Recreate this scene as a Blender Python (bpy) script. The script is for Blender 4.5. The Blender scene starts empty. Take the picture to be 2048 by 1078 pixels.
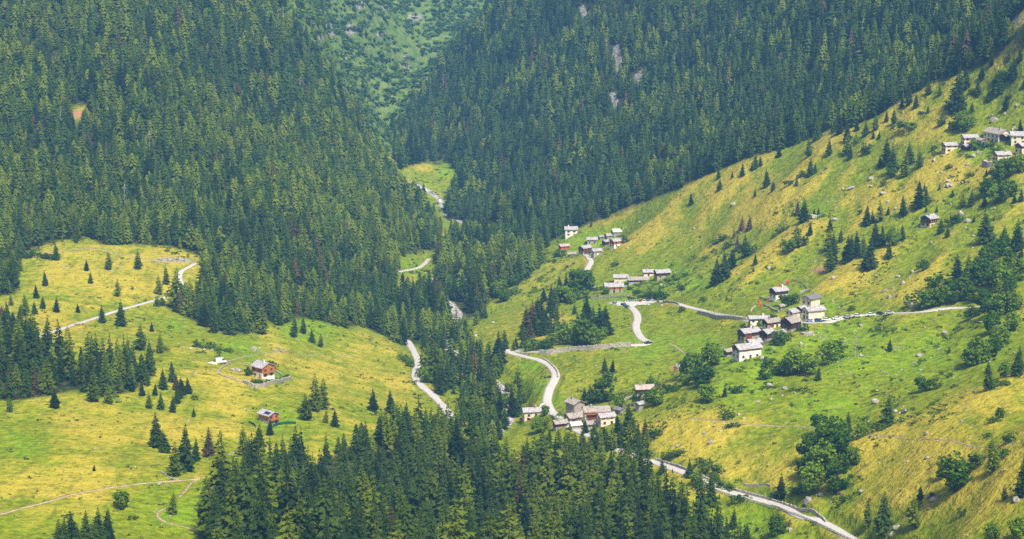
import bpy, bmesh, math, random
import numpy as np
from mathutils import Vector, Matrix
sc = bpy.context.scene
COL = sc.collection
rng = np.random.default_rng(7)
random.seed(7)

# ------------------------------------------------------------------ camera
FPX = 1024 / math.tan(math.radians(15.0))
PITCH = math.radians(11.5)
CAMZ = 300.0
cp, sp = math.cos(PITCH), math.sin(PITCH)

def ray(px, py):
    u = (np.asarray(px, float) - 1024) / FPX
    v = (539 - np.asarray(py, float)) / FPX
    return u, cp + v * sp, -sp + v * cp

def unproj(px, py, d):
    rx, ry, rz = ray(px, py)
    t = d / ry
    return rx * t, ry * t, CAMZ + rz * t

def proj(x, y, z):
    dz = z - CAMZ
    f = y * cp - dz * sp
    up = y * sp + dz * cp
    return 1024 + FPX * x / f, 539 - FPX * up / f, f

# ------------------------------------------------------------------ terrain control points (photo px, distance in metres)
CTRL = """
740 290 2120;800 355 1920;880 410 1760;990 460 1590;930 530 1440;855 530 1450;920 640 1250;870 690 1170;1000 780 1010;1020 815 970;930 900 860;870 1075 740
830 740 1070;880 808 980;700 650 1170;600 640 1130;500 650 1090;780 800 950;700 750 1010;600 760 950;525 760 910;540 850 830;620 830 850;400 700 980;300 640 1060
400 800 860;300 850 800;200 850 790;100 800 830;0 800 830;-100 800 830;0 1028 640;130 990 665;300 965 690;400 950 705;250 1060 630;450 1060 650;0 900 730;500 900 780
650 900 790;650 1000 700;650 1078 650;760 880 830;900 1000 760;1000 1075 720;1100 1075 700;1200 1075 700;1150 950 790;1280 950 780
145 650 1010;50 690 930;50 560 1120;200 560 1130;300 520 1190;370 530 1190;330 600 1110;0 480 1210;100 470 1230;200 480 1235;-120 560 1120;-120 480 1200
0 400 1290;0 300 1370;0 200 1450;0 100 1530;0 0 1610;-150 300 1330;-150 0 1560;-150 -150 1660;200 400 1320;200 300 1410;200 200 1490;200 100 1570;200 0 1650;200 -150 1760
400 480 1260;400 400 1360;400 300 1460;400 200 1550;400 100 1640;400 0 1720;400 -150 1830;550 600 1170;550 500 1290;550 400 1410;550 300 1530;550 200 1640;550 100 1750;550 0 1850;550 -150 1960
700 600 1240;700 500 1370;700 400 1520;700 300 1680;680 220 1800;800 600 1290;800 500 1440;780 430 1570;860 470 1540
840 200 2420;760 200 2330;780 100 2440;720 60 2400;660 40 2290;760 0 2560;850 100 2500;900 0 2640;950 40 2640;1000 -60 2760;860 -120 2780;680 -100 2480;650 120 2130;700 160 2130
790 280 2090;830 200 2170;870 130 2230;940 60 2290;1000 5 2330;1060 -80 2390;900 340 1820;850 330 1890;930 430 1690;1000 440 1600;1050 420 1580;1000 300 1830;1000 150 2040;1000 60 2170
1100 420 1540;1100 300 1740;1100 150 1930;1100 0 2090;1100 -150 2240;1300 340 1570;1300 250 1680;1300 150 1790;1300 0 1940;1300 -150 2070;1450 290 1530;1450 200 1620;1450 100 1730;1450 0 1820;1450 -150 1960
1640 220 1450;1640 130 1540;1640 0 1670;1640 -150 1800;1840 130 1370;1840 60 1440;1840 0 1500;1840 -150 1630;2000 20 1360;2000 -60 1440;2200 -120 1380;2200 -40 1290
1100 478 1480;1250 420 1440;1380 372 1400;1500 315 1360;1640 268 1320;1760 215 1280;1840 172 1250;1960 125 1210;2040 40 1190;2200 -20 1170
1040 480 1500;1080 520 1400;1000 600 1290;940 670 1180;960 650 1220;1140 470 1460;1190 505 1380;1240 465 1430;1170 540 1310;1100 600 1240;1180 580 1240;1240 575 1235;1320 555 1230;1300 500 1310;1400 480 1270;1400 420 1330
1230 607 1160;1325 603 1150;1275 650 1080;1300 685 1030;1240 690 1030;1130 697 1045;1060 710 1040;1100 650 1130;1180 660 1090;1110 745 985;1100 790 945;1110 830 910;1155 835 880;1220 845 860;1060 835 920
1060 760 980;1290 785 900;1300 830 850;1350 700 990;1400 622 1080;1500 637 1010;1600 640 980;1490 710 920;1540 680 950;1640 640 975;1750 630 955;1930 618 910;2048 610 880;1400 760 880;1350 760 920
1450 550 1130;1550 600 1040;1600 560 1070;1500 480 1200;1600 480 1130;1700 560 1030;1700 480 1100;1600 380 1220;1700 400 1160;1800 480 1060;1858 450 1070;1760 330 1190;1900 300 1140;2000 290 1120;2048 290 1110;2000 320 1090;1950 400 1070;1900 230 1180;2000 200 1170;2048 150 1160;2048 400 1040;2000 500 980;1900 540 980;1800 560 1000
2200 200 1120;2200 400 1010;2200 600 860;2200 800 660;2200 1000 520
1600 720 890;1700 700 890;1800 700 870;1900 680 865;2000 680 830;1500 800 830;1600 800 810;1700 800 790;1800 800 765;1900 780 755;2000 780 720;1400 850 810;1500 900 760;1600 900 740;1700 900 710;1800 900 690;1900 900 660;2048 900 600
1310 925 790;1440 980 730;1600 1030 680;1700 1075 645;1500 1060 690;1420 1078 690;1600 1000 700;1700 1000 675;1800 1000 640;1900 1000 610;2048 1000 560;2048 1078 530;1850 1078 600;1750 1078 630
"""
EXTRA = [(0, 0, 262), (0, 150, 205), (0, 300, 165), (0, 450, 120), (-150, 300, 165), (150, 300, 170), (-200, 450, 118), (150, 480, 120), (-120, 0, 262), (120, 0, 265)]
pts = []
for tok in CTRL.replace("\n", ";").split(";"):
    tok = tok.split()
    if len(tok) == 3:
        pts.append(unproj(*map(float, tok)))
pts += EXTRA
pts = np.array(pts)

def tps_fit(P, lam):
    n = len(P)
    X = P[:, :2] / 1000.0
    r2 = ((X[:, None] - X[None]) ** 2).sum(-1)
    K = 0.5 * r2 * np.log(r2 + 1e-12) + lam * np.eye(n)
    A = np.zeros((n + 3, n + 3))
    A[:n, :n] = K
    A[:n, n] = 1; A[:n, n + 1:] = X
    A[n, :n] = 1; A[n + 1:, :n] = X.T
    b = np.zeros(n + 3); b[:n] = P[:, 2]
    return X, np.linalg.solve(A, b)
TX, TW = tps_fit(pts, 0.00004)

def tps(x, y):
    x = np.asarray(x, float); y = np.asarray(y, float)
    sh = x.shape; x = x.ravel() / 1000; y = y.ravel() / 1000
    out = np.empty(len(x))
    for i in range(0, len(x), 20000):
        a = x[i:i + 20000, None] - TX[None, :, 0]; b = y[i:i + 20000, None] - TX[None, :, 1]
        r2 = a * a + b * b
        out[i:i + 20000] = (0.5 * r2 * np.log(r2 + 1e-12)) @ TW[:-3] + TW[-3] + TW[-2] * x[i:i + 20000] + TW[-1] * y[i:i + 20000]
    return out.reshape(sh)

_tab = np.random.default_rng(3).random((256, 256))
def vnoise(x, y):
    xi = np.floor(x).astype(int); yi = np.floor(y).astype(int)
    fx = x - xi; fy = y - yi
    fx = fx * fx * (3 - 2 * fx); fy = fy * fy * (3 - 2 * fy)
    g = lambda a, b: _tab[a & 255, b & 255]
    return (g(xi, yi) * (1 - fx) + g(xi + 1, yi) * fx) * (1 - fy) + (g(xi, yi + 1) * (1 - fx) + g(xi + 1, yi + 1) * fx) * fy - 0.5
def fbm(x, y, o=4):
    s = 0; a = 1.0
    for k in range(o):
        s = s + a * vnoise(x * 2 ** k + 17.3 * k, y * 2 ** k - 9.1 * k); a *= 0.5
    return s
def smooth(a, b, x):
    t = np.clip((x - a) / (b - a), 0, 1)
    return t * t * (3 - 2 * t)

def relief(x, y):
    # gullies running down the slopes on the right, terracettes on the left, crags far away
    r = 1.8 * fbm(x / 45, y / 45, 4)
    a = (x * 0.81 - y * 0.58); b = (x * 0.58 + y * 0.81)
    right = smooth(20, 90, x - 0.02 * y)
    r = r + right * (6.5 * fbm(a / 38 + 2, b / 170, 3) + 1.4 * fbm(a / 17, b / 50, 2))
    left = 1 - smooth(-60, 0, x)
    r = r + left * (1.1 * fbm(x / 20, y / 9, 3) + 9.0 * fbm((x * .8 + y * .6) / 70, (y * .8 - x * .6) / 240, 3) * smooth(1150, 1350, y))
    slope2 = smooth(1450, 1650, y + 0.9 * x) * smooth(0, 60, x)
    r = r + slope2 * 15 * fbm(x / 85, y / 240, 4)
    far = smooth(1900, 2300, y) * smooth(-900, -100, x)
    r = r + far * 16 * fbm(x / 110, y / 140, 5)
    return r

# polar grid: azimuth u = x/y, rows in log distance
NU, NR = 540, 820
UU = np.linspace(-0.40, 0.42, NU)
RR = np.exp(np.linspace(math.log(380), math.log(3100), NR))
GX = RR[:, None] * UU[None, :]; GY = np.repeat(RR[:, None], NU, 1)
GZ = tps(GX, GY) + relief(GX, GY)

def H(x, y):
    x = np.asarray(x, float); y = np.asarray(y, float)
    fu = (x / y - UU[0]) / (UU[1] - UU[0]); fr = (np.log(y) - math.log(380)) / (math.log(3100 / 380) / (NR - 1))
    fu = np.clip(fu, 0, NU - 1.001); fr = np.clip(fr, 0, NR - 1.001)
    i = fu.astype(int); j = fr.astype(int); fu = fu - i; fr = fr - j
    return (GZ[j, i] * (1 - fu) + GZ[j, i + 1] * fu) * (1 - fr) + (GZ[j + 1, i] * (1 - fu) + GZ[j + 1, i + 1] * fu) * fr

DS = np.exp(np.linspace(math.log(400), math.log(3080), 900))
def at(px, py):
    """photo pixel -> point on the ground"""
    rx, ry, rz = ray(px, py)
    px = np.asarray(px, float)
    t = DS.reshape((-1,) + (1,) * px.ndim) / ry
    z = CAMZ + rz * t
    hit = (z - H(rx * t, ry * t)) < 0
    k = np.argmax(hit, 0); k = np.where(hit.any(0), np.maximum(k, 1), len(DS) - 1)
    lo = DS[k - 1]; hi = DS[k]
    for _ in range(14):
        m = (lo + hi) / 2; tm = m / ry
        under = CAMZ + rz * tm < H(rx * tm, ry * tm)
        hi = np.where(under, m, hi); lo = np.where(under, lo, m)
    t = hi / ry
    return rx * t, ry * t, CAMZ + rz * t
def at1(px, py):
    x, y, z = at(np.array([px]), np.array([py]))
    return Vector((x[0], y[0], z[0]))

def visible(x, y, z):
    """is the point in front of the terrain seen from the camera"""
    d = y
    ok = np.ones(len(x), bool)
    for s in np.linspace(0.25, 0.985, 60):
        yy = y * s
        ok &= ~((yy > 400) & (H(x * s, np.maximum(yy, 381)) > CAMZ + (z - CAMZ) * s + 0.5))
    return ok

def inpoly(px, py, poly):
    poly = np.array(poly, float)
    px = np.asarray(px, float); py = np.asarray(py, float)
    c = np.zeros(px.shape, bool)
    j = len(poly) - 1
    for i in range(len(poly)):
        xi, yi = poly[i]; xj, yj = poly[j]
        if yi != yj:
            c ^= ((yi > py) != (yj > py)) & (px < (xj - xi) * (py - yi) / (yj - yi) + xi)
        j = i
    return c
# ------------------------------------------------------------------ small helpers
def tag(o, label=None, cat=None, group=None, kind=None):
    if label: o['label'] = label
    if cat: o['category'] = cat
    if group: o['group'] = group
    if kind: o['kind'] = kind
    return o
def link(o, parent=None):
    COL.objects.link(o)
    if parent is not None: o.parent = parent
    return o
def np_mesh(name, V, F, mat=None, smooth_=False, attrs=None):
    """V (n,3), F (m,3) or (m,4) int array"""
    me = bpy.data.meshes.new(name)
    V = np.asarray(V, np.float32); F = np.asarray(F, np.int32)
    k = F.shape[1]
    me.vertices.add(len(V)); me.vertices.foreach_set('co', V.ravel())
    me.loops.add(F.size); me.loops.foreach_set('vertex_index', F.ravel())
    me.polygons.add(len(F)); me.polygons.foreach_set('loop_start', np.arange(0, F.size, k, dtype=np.int32))
    me.polygons.foreach_set('loop_total', np.full(len(F), k, np.int32))
    if smooth_: me.polygons.foreach_set('use_smooth', np.ones(len(F), bool))
    for n, a in (attrs or {}).items():
        at_ = me.attributes.new(n, 'FLOAT', 'POINT'); at_.data.foreach_set('value', np.asarray(a, np.float32).ravel())
    me.update(calc_edges=True)
    if mat: me.materials.append(mat)
    return me

# ------------------------------------------------------------------ node material helper
def mat_new(name):
    m = bpy.data.materials.new(name); m.use_nodes = True
    nt = m.node_tree; nt.nodes.clear()
    out = nt.nodes.new('ShaderNodeOutputMaterial'); b = nt.nodes.new('ShaderNodeBsdfPrincipled')
    nt.links.new(b.outputs[0], out.inputs[0])
    b.inputs['Roughness'].default_value = 0.9
    b.inputs['Specular IOR Level'].default_value = 0.15
    return m, nt, b
class N:
    """thin wrapper that makes node graphs readable"""
    def __init__(s, nt): s.nt = nt
    def node(s, t, **k):
        n = s.nt.nodes.new(t)
        for a, v in k.items(): setattr(n, a, v)
        return n
    def put(s, sock, v):
        if hasattr(v, 'is_output'): s.nt.links.new(v, sock)
        elif isinstance(v, (tuple, list)) and len(v) == 3 and sock.type == 'RGBA': sock.default_value = (*v, 1)
        else: sock.default_value = v
    def mix(s, f, a, b):
        n = s.node('ShaderNodeMix', data_type='RGBA'); s.put(n.inputs[0], f); s.put(n.inputs[6], a); s.put(n.inputs[7], b); return n.outputs[2]
    def math(s, op, a, b=0.0, c=0.0):
        n = s.node('ShaderNodeMath', operation=op); s.put(n.inputs[0], a); s.put(n.inputs[1], b); s.put(n.inputs[2], c); return n.outputs[0]
    def ramp(s, v, lo, hi, a=0.0, b=1.0):
        n = s.node('ShaderNodeMapRange', interpolation_type='SMOOTHSTEP'); s.put(n.inputs[0], v); n.inputs[1].default_value = lo; n.inputs[2].default_value = hi; n.inputs[3].default_value = a; n.inputs[4].default_value = b; return n.outputs[0]
    def pos(s): return s.node('ShaderNodeNewGeometry').outputs['Position']
    def objco(s): return s.node('ShaderNodeTexCoord').outputs['Object']
    def mapping(s, v, scale=(1, 1, 1), rot=(0, 0, 0)):
        n = s.node('ShaderNodeMapping'); s.put(n.inputs[0], v); n.inputs['Scale'].default_value = scale; n.inputs['Rotation'].default_value = rot; return n.outputs[0]
    def noise(s, v, scale, detail=4, rough=0.6, dist=0.0):
        n = s.node('ShaderNodeTexNoise'); s.put(n.inputs['Vector'], v); n.inputs['Scale'].default_value = scale; n.inputs['Detail'].default_value = detail; n.inputs['Roughness'].default_value = rough; n.inputs['Distortion'].default_value = dist; return n.outputs[0]
    def voronoi(s, v, scale, feature='F1', out=0):
        n = s.node('ShaderNodeTexVoronoi', feature=feature); s.put(n.inputs['Vector'], v); n.inputs['Scale'].default_value = scale; return n.outputs[out]
    def attr(s, name): return s.node('ShaderNodeAttribute', attribute_name=name).outputs['Fac']
    def rnd(s): return s.node('ShaderNodeObjectInfo').outputs['Random']
    def bump(s, h, strength, dist):
        n = s.node('ShaderNodeBump'); s.put(n.inputs['Height'], h); n.inputs['Strength'].default_value = strength; n.inputs['Distance'].default_value = dist; return n.outputs[0]
def simple(name, col, rough=0.85, var=0.25, scale=1.5, bump=0.0, spec=0.15, metal=0.0, objrnd=0.0, stretch=(1, 1, 1)):
    """one colour broken up by noise"""
    m, nt, b = mat_new(name); n = N(nt)
    co = n.mapping(n.objco(), stretch)
    f = n.noise(co, scale, 5, 0.65)
    f2 = n.ramp(f, 0.3, 0.7)
    dark = tuple(c * (1 - var) for c in col); lite = tuple(min(1, c * (1 + var)) for c in col)
    c = n.mix(f2, dark, lite)
    if objrnd:
        c = n.mix(n.math('MULTIPLY', n.rnd(), objrnd), c, tuple(x * 0.45 for x in col))
    n.put(b.inputs['Base Color'], c)
    b.inputs['Roughness'].default_value = rough; b.inputs['Specular IOR Level'].default_value = spec; b.inputs['Metallic'].default_value = metal
    if bump: n.put(b.inputs['Normal'], n.bump(f, 0.6, bump))
    return m

# ------------------------------------------------------------------ roads, tracks and the river bed
def P(s):
    return [tuple(float(v) for v in t.split()) for t in s.split(';')]
ROADS = [  # name, width, material key, kerb height above carved ground, photo polyline
    ('road', 4.6, 'road', P('1790 1112;1700 1075;1640 1042;1600 1028;1560 1013;1500 995;1440 978;1400 958;1360 940;1310 925;1270 912;1225 893;1180 872;1140 852;1115 835;1099 818;1094 800;1099 780;1107 762;1111 747;1100 732;1080 721;1055 712;1026 709;1016 706;1030 703;1062 703;1100 701;1150 696;1200 691;1250 689;1288 688;1298 684;1284 676;1274 664;1272 650;1275 638;1272 625;1262 614;1258 608;1275 606;1300 604;1326 603;1360 609;1400 620;1440 631;1480 637;1530 641;1590 646;1630 644;1660 640;1700 634;1760 629;1840 622;1930 615;2080 606')),
    ('gravel_road', 3.1, 'road', P('60 676;100 665;145 650;200 633;240 620;280 608;320 598;345 588;362 570;359 552;364 541;378 533;391 526')),
    ('gravel_road', 4.2, 'road', P('808 676;820 692;832 712;836 728;830 745;832 757;845 772;860 786;876 803;892 820;905 840')),
    ('gravel_road', 3.6, 'road', P('796 542;825 538;845 530;857 519')),
    ('gravel_road', 4.0, 'road', P('1165 556;1170 545;1177 533;1182 522;1177 514;1164 508')),
    ('parking_area', 9.0, 'road', P('1228 607;1250 607;1275 605;1300 603')),
    ('dirt_path', 1.3, 'dirt', P('-40 1038;0 1028;60 1012;130 992;200 979;240 972;300 965;350 962;400 957')),
    ('dirt_path', 0.6, 'dirt', P('400 957;382 966;368 984;358 994')),
    ('dirt_path', 0.8, 'dirt', P('330 1017;318 1022;314 1030;325 1040;345 1048;380 1056;420 1068;440 1080')),
    ('dirt_path', 1.3, 'dirt', P('391 526;370 522;340 524;300 519;250 510;190 498;130 500;80 508')),
    ('dirt_path', 0.9, 'dirt', P('1380 838;1440 842;1500 848;1560 853;1620 856;1690 870;1740 872;1800 875;1900 881;2080 886')),
    ('dirt_path', 1.0, 'dirt', P('1340 688;1352 694;1362 702;1372 708;1384 712')),
    ('dirt_path', 1.0, 'dirt', P('452 723;480 716;500 711;530 707;620 710;700 712')),
    ('dirt_path', 0.8, 'dirt', P('520 880;500 890;470 905;440 915')),
]
RIVER = P('735 291;752 300;775 330;795 352;830 368;862 392;882 415;905 436;950 452;985 462;975 492;930 530;872 556;886 592;916 632;915 655;893 690;920 712;965 742;985 765;1008 785;1022 806;1012 840;955 900;905 980;868 1075;850 1120')

def catmull(P3, step):
    P3 = np.asarray(P3, float); out = []
    Q = np.vstack([2 * P3[0] - P3[1], P3, 2 * P3[-1] - P3[-2]])
    for i in range(1, len(Q) - 2):
        p0, p1, p2, p3 = Q[i - 1:i + 3]
        n = max(2, int(np.linalg.norm(p2 - p1) / step))
        for t in np.linspace(0, 1, n, endpoint=False):
            out.append(0.5 * (2 * p1 + (p2 - p0) * t + (2 * p0 - 5 * p1 + 4 * p2 - p3) * t * t + (3 * p1 - p0 - 3 * p2 + p3) * t ** 3))
    out.append(P3[-1])
    return np.array(out)
def ground_line(pl, step=2.0, smooth_n=9):
    x, y, z = at(np.array([p[0] for p in pl]), np.array([p[1] for p in pl]))
    c = catmull(np.c_[x, y], step)
    z = H(c[:, 0], c[:, 1])
    k = smooth_n
    zp = np.pad(z, k, mode='edge')
    z = np.array([zp[i:i + 2 * k + 1].mean() for i in range(len(z))])
    return np.c_[c, z]

def carve(line, half, drop, blend):
    """bench the terrain to the line's height"""
    global GZ
    lo = line.min(0) - half - blend - 2; hi = line.max(0) + half + blend + 2
    m = (GX > lo[0]) & (GX < hi[0]) & (GY > lo[1]) & (GY < hi[1])
    idx = np.argwhere(m)
    x = GX[m]; y = GY[m]
    best = np.full(len(x), 1e9); bz = np.zeros(len(x))
    for i in range(len(line)):
        d = (x - line[i, 0]) ** 2 + (y - line[i, 1]) ** 2
        u = d < best
        best[u] = d[u]; bz[u] = line[i, 2]
    d = np.sqrt(best)
    w = 1 - smooth(half, half + blend, d)
    GZ[m] = GZ[m] * (1 - w) + (bz - drop) * w
    return m, d

ribbons = []
NEAR_ROAD = np.full(GZ.shape, 99.0)
rl = ground_line(RIVER, 4.0, 12)
mr, dr = carve(rl, 5.5, 0.6, 8.0)
NEAR_RIVER = np.full(GZ.shape, 99.0); NEAR_RIVER[mr] = dr
for name, w, mk, pl in ROADS:
    ln = ground_line(pl, 1.6 if name == 'road' else 2.0, 10 if w > 3 else 3)
    if w > 2:
        m, d = carve(ln, w / 2 + 0.9, 0.16, 3.2)
    else:
        ln[:, 2] += 0.0
        m, d = carve(ln, w / 2 + 0.3, 0.06, 1.6)
    NEAR_ROAD[m] = np.minimum(NEAR_ROAD[m], d - w / 2)
    ribbons.append((name, w, mk, ln))
# level garden round the walled chalet, and building plots
def pad(px, py, rad, blend):
    global GZ
    c = at1(px, py)
    d = np.hypot(GX - c.x, GY - c.y); w = 1 - smooth(rad, rad + blend, d)
    GZ = GZ * (1 - w) + c.z * w
    return c

def ribbon_mesh(name, ln, w, mat, lift=0.0, crown=0.0, nacross=4, wob=0.0):
    t = np.gradient(ln[:, :2], axis=0); t /= np.linalg.norm(t, axis=1)[:, None] + 1e-9
    nrm = np.c_[-t[:, 1], t[:, 0]]
    V = []; n = len(ln)
    ww = w / 2 * (1 + wob * np.array([vnoise(np.array(i * 0.21), np.array(3.3)) for i in range(n)]).ravel()) if wob else np.full(n, w / 2)
    for k in range(nacross + 1):
        s = k / nacross * 2 - 1
        p = ln[:, :2] + nrm * (s * ww)[:, None]
        z = ln[:, 2] + lift + crown * (1 - s * s)
        V.append(np.c_[p, z])
    for s in (-1, 1):                       # skirts give the slab real thickness
        p = ln[:, :2] + nrm * (s * ww)[:, None]
        V.append(np.c_[p, ln[:, 2] + lift - 0.8])
    V = np.vstack(V); F = []
    order = [nacross + 1] + list(range(nacross + 1)) + [nacross + 2]
    for a, b in zip(order[:-1], order[1:]):
        for i in range(n - 1):
            F.append((a * n + i, b * n + i, b * n + i + 1, a * n + i + 1))
    F = np.array(F)[:, ::-1]
    return np_mesh(name, V, F, mat, True)
# ------------------------------------------------------------------ what grows where (photo polygons of the ground, turned into world cover)
F_LEFT = P('-900 -400;520 -400;530 -40;592 60;632 130;674 190;715 240;748 300;768 345;796 384;842 420;882 454;880 498;850 505;805 515;790 540;800 592;850 600;896 628;890 660;868 692;845 690;800 690;760 668;715 650;690 655;640 642;600 636;560 650;520 640;500 668;455 668;400 650;370 632;330 612;326 604;352 610;380 612;400 590;410 545;404 515;370 500;330 492;260 488;200 490;130 478;60 500;35 530;30 590;-900 640')
F_LOWLEFT = P('-900 630;0 640;45 684;100 724;170 738;225 738;262 728;292 742;304 752;275 780;205 795;150 780;100 790;40 800;0 800;-900 820')
F_BOTTOM = P('412 1060;420 1030;450 995;485 972;530 955;570 945;620 935;660 915;700 895;750 880;800 872;850 872;900 884;960 915;1000 932;1050 942;1100 950;1150 958;1200 960;1250 950;1282 945;1300 1000;1340 1042;1385 1066;1440 1092;1490 1130;1530 1300;400 1300;440 1180')
F_RIVER = P('845 690;880 690;900 715;940 730;1000 722;1008 745;1000 790;1000 840;990 860;900 855;880 815;862 790;850 765;845 740')
F_MID = P('868 545;880 505;900 478;960 462;1010 468;1050 478;1100 482;1085 515;1070 540;1040 560;1000 590;960 620;935 645;905 605;862 572')
F_RIGHT = P('1000 -400;2600 -400;2600 -100;2200 60;2060 104;2000 116;1975 124;1920 145;1870 165;1835 182;1790 210;1740 238;1700 258;1665 255;1640 270;1560 300;1490 318;1420 348;1380 368;1310 398;1250 424;1160 455;1100 484;1040 484;990 462;930 444;900 438;890 412;908 385;914 345;895 322;850 325;800 338;780 300;778 282;800 248;842 188;880 132;944 68;1012 -12')
G_RIGHT = [P('2006 74;2025 40;2060 8;2200 -60;2200 0;2064 62;2030 80'), P('955 285;985 262;990 275;965 300'), P('1185 300;1200 290;1205 310'), P('1120 300;1140 292;1142 306;1125 312')]
G_LEFT = [P('135 215;175 212;178 240;140 245'), P('270 105;300 100;300 118;272 120'), P('20 315;80 300;85 330;25 345'), P('140 500;175 470;200 488;160 505')]
G_BOTTOM = [P('535 1010;560 1000;610 1030;615 1050;560 1055'), P('850 1080;872 1040;890 1080;870 1150')]
FAR = P('500 -400;530 -40;592 60;632 130;674 190;715 240;742 300;785 306;778 282;800 248;842 188;880 132;944 68;1012 -12;1150 -400')

def region(x, y, z):
    """forest code for world points: 0 open, 1 left, 2 low left, 3 bottom, 4 river, 5 mid stand, 6 right slope; also far scrub flag"""
    px, py, _ = proj(x, y, z)
    code = np.zeros(len(x), int)
    code[inpoly(px, py, F_RIGHT) & (y > 1150)] = 6
    code[inpoly(px, py, F_LEFT) & (y > 1050)] = 1
    for g in G_LEFT: code[inpoly(px, py, g)] = 0
    for g in G_RIGHT: code[inpoly(px, py, g)] = 0
    code[inpoly(px, py, F_LOWLEFT)] = 2
    code[inpoly(px, py, F_BOTTOM) & (y < 980)] = 3
    for g in G_BOTTOM: code[inpoly(px, py, g)] = 0
    code[inpoly(px, py, F_RIVER)] = 4
    code[inpoly(px, py, F_MID)] = 5
    code[inpoly(px, py, P('792 512;858 500;868 540;862 592;800 592'))] = 0
    far = inpoly(px, py, FAR) & (y > 1850)
    code[far] = 0
    return code, far

LUSH = [(1070, 775, 55), (1060, 730, 40), (1100, 800, 40), (1560, 610, 45), (1600, 580, 30), (1640, 620, 60), (1540, 700, 50), (1450, 720, 60), (1250, 590, 60), (1180, 480, 50), (1130, 470, 40), (1350, 560, 70), (1290, 690, 80), (1400, 690, 70), (560, 755, 30), (560, 838, 60), (350, 650, 30), (1700, 700, 150), (1850, 720, 130), (1960, 700, 90), (1480, 760, 120), (1650, 820, 90), (1500, 1050, 90), (350, 1020, 90), (40, 890, 60), (480, 700, 60), (900, 340, 40), (830, 530, 40), (1400, 570, 50), (1340, 540, 50), (1640, 420, 40), (1960, 300, 50), (620, 650, 90), (1180, 620, 60), (1850, 440, 25)]
DRY = [(750, 740, 90), (640, 760, 80), (700, 700, 90), (450, 760, 90), (560, 700, 100), (150, 960, 120), (480, 830, 100), (330, 870, 110), (60, 960, 90), (800, 770, 60), (250, 560, 140), (150, 540, 90), (1700, 560, 140), (1560, 450, 120), (1500, 400, 120), (1400, 470, 90), (1750, 400, 120), (1900, 260, 90), (1400, 890, 120), (1480, 930, 90), (1820, 930, 160), (1950, 980, 150), (1760, 880, 120), (1960, 800, 120), (1100, 640, 80), (200, 870, 120), (1300, 480, 90), (1900, 330, 90), (100, 640, 80), (880, 390, 25), (1430, 860, 90)]
ROCKY = [(1234, 118, 12, 34), (1272, 170, 20, 22), (1285, 150, 12, 14), (1225, 205, 14, 26), (660, 60, 16, 16), (640, 75, 8, 10), (720, 10, 13, 10), (830, 35, 18, 9), (812, 125, 7, 24), (280, 108, 10, 8), (1165, 30, 10, 24), (700, 60, 13, 14), (775, 15, 16, 8), (1470, 200, 8, 8), (345, 520, 50, 5), (935, 78, 18, 8), (2035, 40, 12, 10), (560, 30, 10, 14), (690, 120, 8, 7), (760, 70, 10, 6)]

gx, gy, gz = GX.ravel(), GY.ravel(), GZ.ravel()
gpx, gpy, _ = proj(gx, gy, gz)
gcode, gfar = region(gx, gy, gz)
gvis = None
def blobs(L):
    s = np.zeros(len(gx))
    for b in L:
        rx_, ry_ = (b[2], b[2] * 0.55) if len(b) == 3 else b[2:]
        s = np.maximum(s, np.exp(-((gpx - b[0]) / rx_) ** 2 - ((gpy - b[1]) / ry_) ** 2))
    return s
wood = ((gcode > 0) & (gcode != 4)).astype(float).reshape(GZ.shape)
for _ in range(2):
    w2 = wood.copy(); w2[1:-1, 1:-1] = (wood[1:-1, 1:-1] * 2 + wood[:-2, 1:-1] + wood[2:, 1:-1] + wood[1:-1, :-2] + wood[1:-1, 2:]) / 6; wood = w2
front = gy < 1900
lush = blobs(LUSH) * front; dry = blobs(DRY) * front
rockm = blobs(ROCKY)
blur = GZ.copy()
for _ in range(60):
    blur[1:-1, 1:-1] = (blur[:-2, 1:-1] + blur[2:, 1:-1] + blur[1:-1, :-2] + blur[1:-1, 2:]) / 4
ridge = np.clip((GZ - blur) / 1.1, -1, 1).ravel()          # hollows stay moist and green, ribs dry out
soil = blobs([(155, 228, 22, 12), (1356, 735, 22, 9), (580, 1018, 16, 9), (428, 1058, 14, 12), (1405, 745, 30, 6), (1640, 540, 26, 8), (1250, 702, 10, 4)])
river_near = 1 - smooth(6, 15, NEAR_RIVER.ravel())
# steep banks beside roads show earth and stone
path_near = (1 - smooth(0.2, 1.6, NEAR_ROAD.ravel()))

m_ground, nt, bs = mat_new('alpine_meadow'); n = N(nt)
pos = n.pos()
big = n.noise(pos, 0.018, 5, 0.6, 0.6)
mid = n.noise(pos, 0.085, 6, 0.65, 0.4)
fine = n.noise(pos, 0.30, 3, 0.6)
grain = n.noise(pos, 1.1, 2, 0.6)
stre = n.noise(n.mapping(pos, (0.13, 0.022, 0.05), (0, 0, math.radians(-36))), 1.0, 4, 0.55, 0.6)
terr = n.noise(n.mapping(pos, (0.05, 0.10, 0.10), (0, 0, math.radians(24))), 1.0, 4, 0.6, 1.6)
gr_a = n.mix(n.ramp(fine, 0.3, 0.7), (0.125, 0.190, 0.005), (0.265, 0.315, 0.009))
gr_b = n.mix(n.ramp(grain, 0.3, 0.7), (0.375, 0.320, 0.016), (0.52, 0.42, 0.060))
fdry = n.math('ADD', n.math('ADD', n.math('MULTIPLY', n.attr('dry'), 0.34), n.math('MULTIPLY', n.attr('ridge'), 0.30)), n.math('MULTIPLY', n.attr('lush'), -0.45))
sel = n.math('ADD', n.math('ADD', n.math('MULTIPLY', big, 0.5), n.math('MULTIPLY', mid, 0.35)), n.math('ADD', n.math('MULTIPLY', stre, 0.60), n.math('MULTIPLY', terr, 0.45)))
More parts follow.
